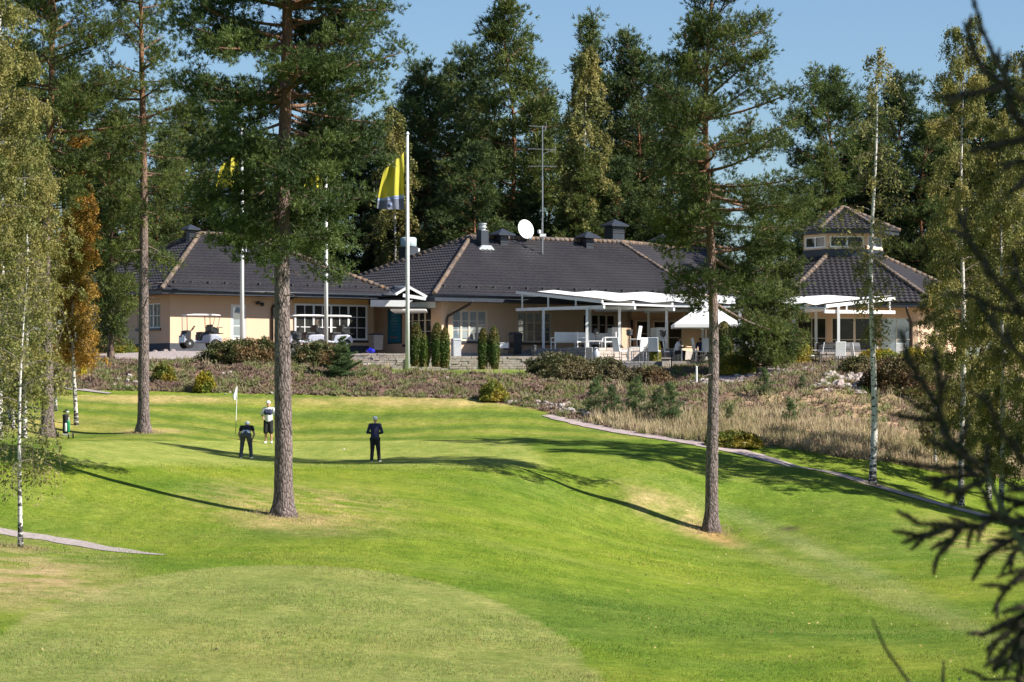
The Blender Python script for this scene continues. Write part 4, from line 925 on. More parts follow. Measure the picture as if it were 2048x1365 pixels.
# aerial mast
g = P(1085, 478, 173); am = empty('aerial_mast', g, 0, label='tall thin aerial mast with three horizontal antennas above the main roof', cat='antenna')
hm = (478-252)/F*173; MB().tube([(0, 0, -1.0), (0, 0, hm*.55)], .045, 8).tube([(0, 0, hm*.55), (0, 0, hm)], .03, 8).build('mast', M['steel'], am)
for yy, x0, x1, sl_ in ((252, 1058, 1094, .08), (298, 1056, 1112, .05), (333, 1057, 1113, .0)):
    z = (478-yy)/F*173; a, b = (x0-1085)/F*173, (x1-1085)/F*173; mb = MB(); mb.tube([(a, 0, z), (b, 0, z-sl_)], .02, 6)
    for k in range(9):
        x = a+(b-a)*(k+.5)/9; mb.tube([(x, -.32+.02*k, z-sl_*k/9), (x, .32-.02*k, z-sl_*k/9)], .008, 4)
    if yy < 330: mb.tube([(b-.06, 0, z-.25), (b-.03, 0, z+.2)], .012, 4).tube([(0, 0, z-.3), (.15, 0, z-.25), (b-.1, 0, z-.05)], .02, 5)
    mb.build('antenna', M['steel'], am)
MB().box(-.15, -.1, .12, .2, .1, .28).lathe([(.02, .3), (.1, .32), (.1, .5), (.02, .52)], 8, (-.18, 0, 0)).build('camera', M['white'], am)

# teal banner on the shaded side wall, lines of print too small to read
MW2 = MA.matrix_basis @ MW
def onside(px, py):   # point on the main building's left wall
    o = MA.matrix_basis @ Vector((0, 0, 0)); u = Vector((-math.sin(TM), math.cos(TM))); k = (px-1024)/F; s = (k*o.y-o.x)/(u.x-k*u.y); D = o.y+u.y*s
    return 13-s, (HY-py)/F*D-OM.z
xa, za = onside(778, 686); xb, zb = onside(803, 620)
BN = empty('banner', MA.matrix_basis @ Vector((0, 0, 0)), TM, label='tall teal banner with pale lines of print on the shaded entrance wall', cat='banner')
MB().box(xa-.06, -.05, za-.06, xb+.06, -.003, zb+.06, MW).build('frame', M['fascia'], BN)
MB().box(xa, -.075, za, xb, -.053, zb, MW).build('cloth', M['teal'], BN)
hh = zb-za; ww_ = xb-xa; rnd = random.Random(5); mb = MB(); mr = MB()
for row, (fz, wd, th_) in enumerate([(.9, .36, .04), (.83, .46, .045), (.74, .4, .045), (.66, .66, .05), (.575, .5, .045), (.5, .46, .028), (.45, .3, .018), (.375, .42, .03)]):
    n = int(wd*16); 
    for k in range(n):
        cx = xa+ww_*(.5-wd/2+wd*(k+.5)/n); cz = za+hh*fz; l = ww_*wd/n*.62; q = rnd.random()
        mb.box(cx-l/2, -.082, cz-th_*hh*.4, cx-l/2+l*.35, -.0765, cz+th_*hh*.4, MW)
        if q < .75: mb.box(cx-l/2+l*.36, -.082, cz+th_*hh*(.15 if q < .4 else -.4), cx+l/2, -.0765, cz+th_*hh*(.4 if q < .4 else -.15), MW)
for k in range(9):
    cx = xa+ww_*(.2+.6*(k+.5)/9); mr.box(cx-ww_*.024, -.082, za+hh*.14, cx+ww_*.01, -.0765, za+hh*.19, MW)
mb.build('lettering', M['palelet'], BN); mr.build('lettering', M['redlet'], BN, label='orange-red line of print')

# ---------- entrance canopy between the wings
def wp(px, py, D): return P(px, py, D)
EC = empty('entrance_canopy', P(820, 700, 166), 0, label='white glazed entrance canopy with small gable between the two buildings', cat='canopy'); inv = EC.matrix_basis.inverted()
L_ = lambda px, py, D: inv @ P(px, py, D)
MB().bar(L_(742, 607, 166.5), L_(871, 609, 164.6), .12, .38).build('beam', M['white'], EC)
MB().bar(L_(817, 574, 162.5), L_(854, 594, 162.5), .1, .14).bar(L_(817, 574, 162.5), L_(792, 589, 162.5), .1, .14).bar(L_(806, 591, 162.4), L_(852, 598, 162.4), .1, .18).build('gable_frame', M['white'], EC)
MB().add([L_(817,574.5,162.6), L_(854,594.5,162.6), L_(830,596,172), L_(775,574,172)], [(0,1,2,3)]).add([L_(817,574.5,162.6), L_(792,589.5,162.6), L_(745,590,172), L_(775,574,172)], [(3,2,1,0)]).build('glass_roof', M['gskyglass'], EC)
MB().bar(L_(817, 573.5, 162.6), L_(775, 573, 172), .1, .1).bar(L_(792, 589, 162.6), L_(750, 589, 172), .1, .1).build('ridge_bar', M['white'], EC)
MB().add([L_(770,613,160.5), L_(808,614,160.5), L_(826,601,160.5), L_(780,601,160.5), L_(772,613,164), L_(806,614,164), L_(826,601,164), L_(780,601,164)], [(0,1,2,3),(7,6,5,4),(0,4,5,1),(1,5,6,2),(2,6,7,3),(3,7,4,0)]).build('awning_panel', M['canvas'], EC)
MB().box(-.9, -4.5, (690-613)/F*161-.02, 1.0, 2.0, (690-613)/F*161+.06).build('soffit', M['white'], EC)
# passage wall behind the entrance
pw = MB(); a = P(736, 700, 169.5); b = P(752, 700, 176)
pw.slab([(a.x, a.y), (a.x+.3, a.y+.1), (b.x+1.2, b.y), (b.x+.9, b.y)], 2.0, 5.6); pw.slab([(b.x-.5, b.y), (b.x+6, b.y), (b.x+6, b.y+.3), (b.x-.5, b.y+.3)], 2.0, 5.6)
pw.build('link_wall', M['stucco'], None, label='shaded ochre wall of the passage behind the entrance canopy', cat='wall')

# ---------- pavilion (six-sided, with cupola)
PC = Vector((18.55, 168.0, 0)); PV = empty('pavilion', PC, 0, label='six-sided ochre pavilion with tiled roof and windowed cupola at right', cat='building', group='clubhouse buildings')
def hexp(r, k): a = R(-120+60*k); return (r*math.cos(a), r*math.sin(a))
rw = 6.78; zb_, zt_ = .6, 5.02
mb = MB(); opsf = [(.25, 2.2, 1.6, 2.25), (2.1, 2.05, 2.5, 2.4), (4.75, 2.05, 1.75, 2.4)]
for k in range(6):
    p, q = hexp(rw, k), hexp(rw, k+1); m_ = wall(mb, p, q, zb_, zt_, opsf if k == 0 else ([(1.2, 2.2, 4, 2.2)] if k == 5 else ()))
    if k == 0: MF = m_
    if k == 5: MG = m_
mb.build('wall', M['stucco'], PV)
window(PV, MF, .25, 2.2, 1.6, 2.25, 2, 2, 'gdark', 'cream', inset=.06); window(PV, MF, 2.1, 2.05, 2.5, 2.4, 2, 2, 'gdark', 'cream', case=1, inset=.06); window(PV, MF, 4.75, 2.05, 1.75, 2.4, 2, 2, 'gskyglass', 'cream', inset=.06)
window(PV, MG, 1.2, 2.2, 4, 2.2, 4, 2, 'gdark', 'cream', inset=.06)
re, ez = 8.05, 5.27; rc = 2.25; zc = 7.98
mb = MB(); mr = MB()
for k in range(6):
    p, q = hexp(re, k), hexp(re, k+1); a, b = hexp(rc*.97, k), hexp(rc*.97, k+1); roof_face(mb, (*p, ez), (*q, ez), (*b, zc), (*a, zc)); mr = MB(); caps(mr, (*p, ez), (*a, zc)); mr.build('ridge_tiles', M['ridge'], PV, smooth=True)
mb.build('roof', M['roof'], PV)
MB().slab([hexp(re-.05, k) for k in range(6)], 4.98, 5.22).build('eaves', M['fascia'], PV)
MB().slab([hexp(rc+.02, k) for k in range(6)], 7.4, 8.35).build('cupola_apron', M['fascia'], PV)
mb = MB(); cw = rc-.03
for k in range(6):
    m_ = wall(mb, hexp(cw, k), hexp(cw, k+1), 8.35, 9.35, [(.16, 8.45, 1.88, .62)], .1)
    if k == 0: C0 = m_
    if k == 1: C1 = m_
    if k == 5: C5 = m_
cup = mb.build('cupola_wall', M['stucco'], PV)
for m_ in (C0, C1, C5): window(PV, m_, .16, 8.45, 1.88, .62, 2, 1, 'gdark', 'white', case=1, inset=.03, sill=None, name='cupola_window')
mb = MB(); mr = MB()
for k in range(6):
    p, q = hexp(3.2, k), hexp(3.2, k+1); roof_face(mb, (*p, 9.42), (*q, 9.42), (0, 0, 10.75), (0, 0, 10.75), course=.33); mr = MB(); caps(mr, (*p, 9.42), (0, 0, 10.75), .1); mr.build('ridge_tiles', M['ridge'], PV, smooth=True)
mb.build('cupola_roof', M['roof'], PV)
MB().slab([hexp(3.13, k) for k in range(6)], 9.2, 9.38).build('cupola_eaves', M['fascia'], PV)
c1 = hexp(rw, 1); downpipe(PV, [(c1[0]-.75, c1[1]-1.05, 4.95), (c1[0]-.7, c1[1]-.9, 4.75), (c1[0]-.4, c1[1]-.15, 4.2), (c1[0]-.38, c1[1]-.1, 4.0), (c1[0]-.38, c1[1]-.1, 1.6)])

# ---------- terraces and stone walls
def stone_wall(name, p, q, z0, z1, label, mat='wallstone', th=.45, course=.12):
    p = Vector((*p, 0)); q = Vector((*q, 0)); u = (q-p).normalized(); nn = Vector((-u.y, u.x, 0)); L = (q-p).length
    Mx = Matrix(((u.x, nn.x, 0, 0), (u.y, nn.y, 0, 0), (0, 0, 1, 0), (0, 0, 0, 1))); rnd = random.Random(int(L*100)); mb = MB()
    nr = max(1, round((z1-z0)/course)); c = (z1-z0)/nr
    for r in range(nr):
        x = 0
        while x < L-.02:
            l = min(rnd.uniform(.22, .6), L-x); l = L-x if L-x-l < .15 else l; dd = rnd.uniform(-.02, .03)
            mb.box(x+.008, dd, z0+r*c+.006, x+l-.008, th, z0+(r+1)*c-(.006 if r < nr-1 else rnd.uniform(-.01, .01)), Mx); x += l
    o = mb.build(name, M[mat], None, loc=p); mb2 = MB().box(.0, .05, z0-.8, L, th-.05, z1-.03, Mx); mb2.build('wall_core', M['slate'], o)
    tag(o, label, 'stone wall'); return o
def xyp(px, D): return XD(px, D)
UT = 2.68; LT = 2.0; FT = 2.3
pts = [xyp(690, 158.2), xyp(900, 158.0), xyp(1085, 158.4), xyp(1085, 166), xyp(1000, 168), xyp(860, 172), xyp(740, 176), xyp(690, 164)]
MB().slab(pts, 0, FT).build('forecourt', M['paving'], kind='structure')
stone_wall('stone_wall', xyp(700, 157.6), xyp(815, 157.6), 1.6, 2.44, 'pale dry stone wall left of the right flagpole')
stone_wall('stone_wall', xyp(815.5, 157.5), xyp(1086, 157.5), 1.5, 2.28, 'pale dry stone wall behind the thuja columns')
A0 = xyp(1066, 163.6); A1 = xyp(1184, 157.2); A2 = xyp(1338, 160.2); A3 = xyp(1420, 168); A4 = xyp(1200, 172)
MB().slab([A0, A1, A2, A3, A4], 0, UT-.02).build('upper_terrace', M['paving'], kind='structure')
d = (Vector(A1)-Vector(A0)).normalized(); nn = Vector((d.y, -d.x)); 
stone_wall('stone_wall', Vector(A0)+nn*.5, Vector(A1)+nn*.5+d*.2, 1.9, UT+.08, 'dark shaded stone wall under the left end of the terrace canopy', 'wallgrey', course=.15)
d = (Vector(A2)-Vector(A1)).normalized(); nn = Vector((d.y, -d.x))
stone_wall('stone_wall', Vector(A1)+nn*.48+d*.1, Vector(A2)+nn*.48, 1.9, UT+.05, 'bright stone wall behind the white dining chairs', course=.16)
MB().slab([xyp(1184, 154.6), xyp(1345, 155), xyp(1500, 154), xyp(1600, 151.5), xyp(1700, 151), xyp(1860, 152.5), xyp(1860, 163), xyp(1345, 166), xyp(1150, 159.5)], 0, LT-.28).build('lower_terrace', M['paving'], kind='structure')
MB().slab([xyp(1184, 154.8), xyp(1345, 155.2), xyp(1480, 155.2), xyp(1480, 164.5), xyp(1340, 164), xyp(1188, 156.9)], 0, LT).build('middle_terrace', M['paving'], kind='structure')
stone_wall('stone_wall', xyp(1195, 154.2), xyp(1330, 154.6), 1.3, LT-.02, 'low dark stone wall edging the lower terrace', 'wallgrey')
stone_wall('stone_wall', xyp(1640, 156.5), xyp(1790, 156.8), 1.7, 2.5, 'low pale wall in front of the grills', 'wallstone', course=.2)
MB().box(-.22, -.22, -.2, .22, .22, .75).box(-.27, -.27, .75, .27, .27, .82).build('gate_pillar', M['wallstone'], None, bevel=.02, loc=P(1332, 748, 154.4), label='short pale stone pillar at the corner of the lower terrace', cat='pillar')
mb = MB(); MB_s = 3
for k in range(3): mb.box(0, -.35*k, -.4, 1.6, -.35*k+.36, UT-FT-.13*k)
mb.build('steps', M['wallgrey'], None, loc=(xyp(1062, 163.3)[0]-1.0, 163.3, FT), label='dark steps up to the upper terrace beside the black bin', cat='steps')

# ---------- terrace canopy
TC = empty('terrace_canopy', P(1400, 700, 160), 0, label='long white fabric canopy on white posts along the terrace', cat='canopy'); inv = TC.matrix_basis.inverted()
L_ = lambda px, py, D: inv @ P(px, py, D)
Fr = [(1205,604,157.2),(1267,606,158.6),(1345,609,159.6),(1420,610,159.4),(1495,611,158.4),(1560,611,157),(1610,612,156),(1651,613,155.4)]
Bk = [(1033,585,165.4),(1108,586.5,167),(1190,588,168.7),(1290,590,170.3),(1400,594,170.5),(1520,596,160.8),(1655,597,160.6),(1789,597.5,160.3)]
mbr = MB(); mbb = MB()
for k in range(8):
    f, b = L_(*Fr[k]), L_(*Bk[k]); mr = MB(); mr.bar(f, b, .1, .16); mr.build('rafter', M['white'], TC)
    fb, bb = f.copy(), b.copy(); fb.z -= .27; zlow = f.z-.27; bb.z = zlow+.22 if k not in (0, 7) else zlow+.1
    d = (bb-fb); MB().bar(fb-d*.02, bb, .1, .17).build('beam', M['white'], TC)
    if k in (0, 7):
        for t in (.3, .62, .93): a = fb+d*t; c = f.lerp(b, t); MB().bar(a, c, .09, .09).build('strut', M['white'], TC)
for k in range(7):
    f0, f1, b0, b1 = L_(*Fr[k]), L_(*Fr[k+1]), L_(*Bk[k]), L_(*Bk[k+1]); n = 12; m = 14; V = []
    for i in range(n+1):
        t = i/n
        for j in range(m+1):
            s = j/m; p = f0.lerp(f1, s).lerp(b0.lerp(b1, s), t); sag = .09*math.sin(math.pi*s)*(.6+.5*math.sin(math.pi*t*.9+.25)); V.append(p+Vector((0, 0, .12+.05*abs(math.cos(math.pi*s))-sag)))
    V2 = [v-Vector((0, 0, .02)) for v in V]; q = (n+1)*(m+1)
    Fc = [(i*(m+1)+j, i*(m+1)+j+1, (i+1)*(m+1)+j+1, (i+1)*(m+1)+j) for i in range(n) for j in range(m)]
    MB().add(V, Fc).build('canopy_cloth', M['canvas'], TC, smooth=True)
    MB().bar(f0-Vector((0, 0, .1)), f1-Vector((0, 0, .1)), .06, .1).build('edge_beam', M['white'], TC)
for px, D, zf in ((1087,162.6,UT),(1174,158.2,UT),(1180,166,UT),(1239,159.4,UT),(1297,166.5,UT),(1333,160.6,UT),(1405,159.4,LT),(1480,158.8,LT),(1588,156.4,1.72),(1632,159.5,1.72),(1677,156,1.72)):
    top = 613 if D < 162 else 616; g = P(px, top, D); b = Vector((g.x, g.y, zf))
    MB().bar(inv @ g, inv @ b, .14, .14).build('post', M['white'], TC)

# white parasol / tent on the lower terrace
pz = P(1412, 604, 157.5); UM = empty('parasol', (pz.x, pz.y, LT), 0, label='big white square parasol on the lower terrace behind the reddish pine', cat='parasol')
hz = pz.z-LT; mb = MB(); s = 1.75; e = (800-650)/F*157.5-LT
V = [(0, 0, hz)]+[(s*a, s*b, e) for a, b in ((-1,-1),(1,-1),(1,1),(-1,1))]; V += [(x, y, z-.18) for x, y, z in V[1:5]]
mb.add(V, [(0,1,2),(0,2,3),(0,3,4),(0,4,1),(1,5,6,2),(2,6,7,3),(3,7,8,4),(4,8,5,1)]).build('canopy', M['canvas'], UM)
MB().tube([(0, 0, 0), (0, 0, hz-.05)], .035, 10).build('pole', M['white'], UM); MB().lathe([(.32, 0), (.32, .06), (.08, .1), (.06, .3)], 16).build('base', M['greyconc'], UM)
for a, b in ((-1,-1),(1,-1),(1,1),(-1,1)): MB().tube([(0, 0, hz-.12), (s*a*.98, s*b*.98, e-.02)], .012, 5).build('rib', M['white'], UM)

# ---------- furniture
def make_chair():
    t = empty('dining_chair')
    MB().box(-.24, -.24, .43, .24, .24, .48).build('seat', M['white'], t, bevel=.015)
    Mb = Matrix.Translation((0, .22, .45)) @ Matrix.Rotation(R(-9), 4, 'X'); MB().box(-.23, -.02, 0, .23, .02, .62, Mb).build('backrest', M['white'], t, bevel=.015)
    for x in (-.21, .21):
        for y in (-.21, .21): MB().tube([(x, y, .43), (x*1.08, y*1.1, 0)], .016, 6).build('leg', M['steel'], t)
    return t
proto = make_chair(); used = [False]
def chair(px, D, zf, rz, label):
    c = proto if not used[0] else copy_tree(proto); used[0] = True; x, y = XD(px, D); c.location = (x, y, zf); c.rotation_euler = (0, 0, R(rz)); c.scale = (1.15, 1.15, 1.15)
    tag(c, label, 'chair', 'white chairs on the terraces')
for a in [(1241,155.6,LT,125,'white chair at the left end of the front row before the bright stone wall'),(1281,155.7,LT,215,'white chair in the middle of the front row, turned from the wall'),
          (1309,155.4,LT,165,'white chair at the right of the front row, back towards the lawn'),(1268,158.8,UT,250,'white chair on the upper terrace beside the brown column'),
          (1308,163,UT,190,'white chair in front of the dark terrace door'),(1321,162,UT,185,'white chair close to the right upper terrace post'),(1232,161.5,UT,185,'white chair behind the post in front of the three-part window'),
          (1222,163.5,UT,190,'white chair nearest the three-part window'),(1340,157,LT,80,'white chair beside the green climber'),(1398,156.6,LT,100,'white chair under the parasol, side on'),
          (1412,156.9,LT,185,'white chair under the parasol next to the pine trunk'),(1476,156.5,LT,170,'white chair right of the thick thuja'),(1495,156.9,LT,190,'white chair between thuja and short pine'),
          (1616,153.2,1.72,95,'white chair at the left of the grill table group'),(1634,153.5,1.72,265,'white chair facing the first one near the grills'),(1680,152.3,1.72,180,'white chair seen from behind at the foot of a white post'),
          (1716,155.2,1.72,100,'white chair right of the post, half behind the juniper'),(1764,155.6,1.72,100,'white chair among yellow flowers, left'),(1800,155.9,1.72,180,'white chair among yellow flowers, middle'),(1818,155.8,1.72,265,'white chair beside the pavilion corner')]:
    chair(*a)
def table(px, D, zf, w, d_, h, label, top='white', legm='white', name='table'):
    x, y = XD(px, D); t = empty(name, (x, y, zf), R(10), label=label, cat='table')
    MB().box(-w/2, -d_/2, h-.04, w/2, d_/2, h).build('tabletop', M[top], t, bevel=.008)
    for a in (-1, 1):
        for b in (-1, 1): MB().box(a*(w/2-.05)-.025, b*(d_/2-.05)-.025, 0, a*(w/2-.05)+.025, b*(d_/2-.05)+.025, h-.04).build('leg', M[legm], t)
table(1188, 159.2, UT, .8, .6, .45, 'low white lounge table between sofa and armchair')
table(1275, 156.3, LT, .9, .9, .74, 'white dining table between the front-row chairs')
table(1375, 157, LT, .9, .9, .74, 'table under the parasol where people sit', 'slate')
table(1658, 153.3, 1.72, 1.3, .8, .62, 'dark low slatted table between white chairs near the grills', 'slate', 'slate')
table(1785, 156.3, 1.72, .9, .9, .74, 'white table behind the yellow flowers')
def sofa(px, D, rz, w, label, cat):
    x, y = XD(px, D); t = empty('armchair' if w < 1 else 'bench', (x, y, UT), R(rz), label=label, cat=cat)
    MB().box(-w/2, -.32, .36, w/2, .3, .42).build('seat', M['white'], t, bevel=.01)
    if w > 1: MB().box(-w/2, .27, .42, w/2, .32, .92).build('backrest', M['white'], t, bevel=.01)
    else:
        mb = MB()
        for k in range(3): mb.box(-w/2, .27, .5+k*.15, w/2, .31, .6+k*.15)
        mb.build('backrest', M['white'], t)
    for a in (-1, 1):
        MB().box(a*w/2-.04, -.34, .6, a*w/2+.04, .33, .65).build('armrest', M['white'], t)
        for b in (-.3, .28): MB().box(a*w/2-.03, b-.03, 0, a*w/2+.03, b+.03, .6 if b < 0 else .92).build('leg', M['white'], t)
sofa(1140, 160.3, 200, 1.9, 'long white garden bench with solid back by the second window', 'bench'); sofa(1163, 159.5, 100, .7, 'white slatted armchair beside the bench end', 'armchair')
sofa(1219, 159.2, 280, .7, 'white slatted armchair right of the lounge table', 'armchair'); sofa(1205, 162.6, 185, 1.6, 'white bench under the three-part window', 'bench')
def lamp(px, by, ty, D, label, zf=None, name='garden_lamp', wd=.24):
    g = P(px, by, D); zf = g.z if zf is None else zf; hh = (HY-ty)/F*D-zf; t = empty(name, (g.x, g.y, zf), 0, label=label, cat='lamp', group='black lantern posts')
    MB().tube([(0, 0, 0), (0, 0, hh-.3)], .028, 8).build('post', M['black'], t)
    MB().lathe([(wd*.3, hh-.36), (wd*.5, hh-.3), (wd*.5, hh-.08)], 12).build('lamp_head', M['grey'], t)
    mb = MB()
    for k in range(4): mb.lathe([(wd*.56, hh-.3+k*.065), (wd*.56, hh-.275+k*.065)], 12)
    mb.lathe([(wd*.62, hh-.07), (wd*.55, hh-.02), (.02, hh)], 12).build('shade', M['black'], t)
lamp(215,714,659,152,'black lantern post by the dark shrubs of the left wing', wd=.4); lamp(594,722,667,151,'black lantern post at the right side of the nearest trunk', wd=.44)
lamp(1192,697,658,159,'thin black lantern in front of the three-part window',UT); lamp(1259,697,659,158.6,'black lantern before the brown column on the terrace',UT,wd=.32)
lamp(1326,697,660,159.4,'black lantern beside the right upper terrace post',UT,wd=.3); lamp(1068,720,690,157.8,'short black lantern at the left end of the juniper clump'); lamp(1343,762,700,153,'slim black lantern on the grass by the stone pillar',wd=.2)
# bins
def bin_(px, by, ty, D, w, mat, label, lid='black', taper=.85, rz=30):
    g = P(px, by, D); h = (by-ty)/F*D; t = empty('waste_bin', g, R(rz), label=label, cat='bin'); a, b = w/2*taper, w/2
    MB().add([(-a,-a,0),(a,-a,0),(a,a,0),(-a,a,0),(-b,-b,h*.9),(b,-b,h*.9),(b,b,h*.9),(-b,b,h*.9)], [(0,3,2,1),(4,5,6,7),(0,1,5,4),(1,2,6,5),(2,3,7,6),(3,0,4,7)]).build('body', M[mat], t, bevel=.02)
    MB().add([(-b-.04,-b-.04,h*.9),(b+.04,-b-.04,h*.9),(b+.04,b+.04,h*.9),(-b-.04,b+.04,h*.9),(-b*.8,-b*.6,h),(b*.8,-b*.6,h),(b*.8,b*.8,h),(-b*.8,b*.8,h)], [(0,3,2,1),(4,5,6,7),(0,1,5,4),(1,2,6,5),(2,3,7,6),(3,0,4,7)]).build('lid', M[lid], t, bevel=.02)
    return t
bin_(752, 700, 667, 164, .62, 'grey', 'grey wheeled bin with black lid in the shaded entrance', 'blackpl')
bt = bin_(1031, 708, 665, 162.6, .58, 'blackpl', 'large black bin at the corner of the upper terrace', 'blackpl')
for x in (-.22, .22): MB().lathe([(.09, -.03), (.09, .03)], 12, M=Matrix.Translation((x, .3, .1)) @ Matrix.Rotation(R(90), 4, 'Y')).build('wheel', M['rubber'], bt)
lb = bin_(912, 714, 677, 161.2, .46, 'alu', 'pale metal litter bin with pointed lid by the first window', 'alu', .95, 20)
g = P(1012, 700, 163.6); br = empty('broom', g, 0, label='broom leaning on the wall beside the black bin', cat='broom'); MB().tube([(.05, -.1, .1), (-.05, .35, 1.45)], .014, 6).build('handle', M['gold'], br); MB().box(-.15, -.15, 0, .2, -.04, .1).build('head', M['blackpl'], br)
mb = MB(); mb.box(-.28, -.2, 0, .28, .2, .26); mb.box(-.3, -.22, .26, .3, .22, .3); mb.build('storage_crate', M['white'], None, bevel=.01, loc=P(1007, 697, 162.4), label='low white box beside the black bin', cat='box')
g = P(741, 704, 160.5); rs = np.random.RandomState(3); mbg = rock_mesh(17); o = link('plastic_bag', mbg, M['bluebag'], loc=g); o.scale = (.42, .4, .5); tag(o, 'crumpled bright blue bag at the bay window corner', 'bag')
# steel bin, flower pot, heater etc on the terrace
g = P(1192, 722, 154.9); t = empty('milk_churn', g, 0, label='small grey metal churn at the left end of the lower terrace', cat='churn')
MB().lathe([(.17, 0), (.19, .05), (.19, .42), (.12, .55), (.11, .62)], 16).build('body', M['alu'], t, smooth=True); MB().lathe([(.14, .62), (.15, .66), (.03, .7)], 16).build('lid', M['alu'], t)
# grills
def grill(px, D, label, mat):
    x, y = XD(px, D); t = empty('gas_grill', (x, y, 1.72), R(5), label=label, cat='grill', group='gas grills by the pavilion')
    MB().box(-.48, -.28, .12, .48, .28, .78).build('cabinet', M['steel' if mat else 'grey'], t, bevel=.01); mb = MB()
    for k in (-.24, .24): mb.box(k-.22, -.3, .16, k+.22, -.283, .74)
    mb.build('door', M['steel'], t)
    Mr = Matrix.Rotation(R(90), 4, 'Y'); mb = MB(); mb.prism([(-.3, 0), (.3, 0), (.29, .18), (.2, .32), (0, .38), (-.2, .32), (-.29, .18)], -.46, .46, Matrix.Translation((0, 0, .93)) @ Matrix.Rotation(R(90), 4, 'Z'))
    mb.build('hood', M['grey' if mat else 'black'], t, bevel=.01); MB().tube([(-.3, -.36, 1.05), (.3, -.36, 1.05)], .015, 6).build('handle', M['steel'], t)
    MB().box(-.5, -.33, .79, .5, .3, .93).build('control_panel', M['steel'], t)
    for k in range(6): MB().lathe([(.03, 0), (.025, .03)], 10, M=Matrix.Translation((-.38+k*.15, -.33, .86)) @ Matrix.Rotation(R(90), 4, 'X')).build('knob', M['gold' if mat else 'black'], t)
    for s in (-1, 1): MB().box(s*.52, -.27, .88, s*.82, .27, .92).build('side_shelf', M['grey' if mat else 'white'], t)
    for a in (-.4, .4):
        for b in (-.22, .22): MB().lathe([(.06, -.02), (.06, .02)], 10, M=Matrix.Translation((a, b, .06)) @ Matrix.Rotation(R(90), 4, 'Y')).build('caster', M['rubber'], t)
grill(1652, 158.6, 'gas grill with black rounded hood left of the white post', 0); grill(1701, 158.6, 'gas grill with steel-grey hood right of the white post', 1)
g = P(1393, 775, 148); g.z = h1(g.x, g.y); mb = MB(); mb.tube([(0, 0, -.1), (0, 0, .84)], .05, 12).lathe([(.05, .84), (.04, .88), (.01, .9)], 12); mb.build('marker_post', M['white'], None, loc=g, label='short white marker post on the grass left of the reddish pine', cat='post')
g = ground(168, 757, 112); t = empty('notice_board', g, R(-8), label='small bright yellow board standing in the heather at left', cat='sign'); MB().box(-.15, -.012, .05, .15, .012, .62).build('board', M['yellowboard'], t); MB().tube([(0, .03, -.1), (0, .03, .7)], .02, 6).build('stake', M['alu'], t)

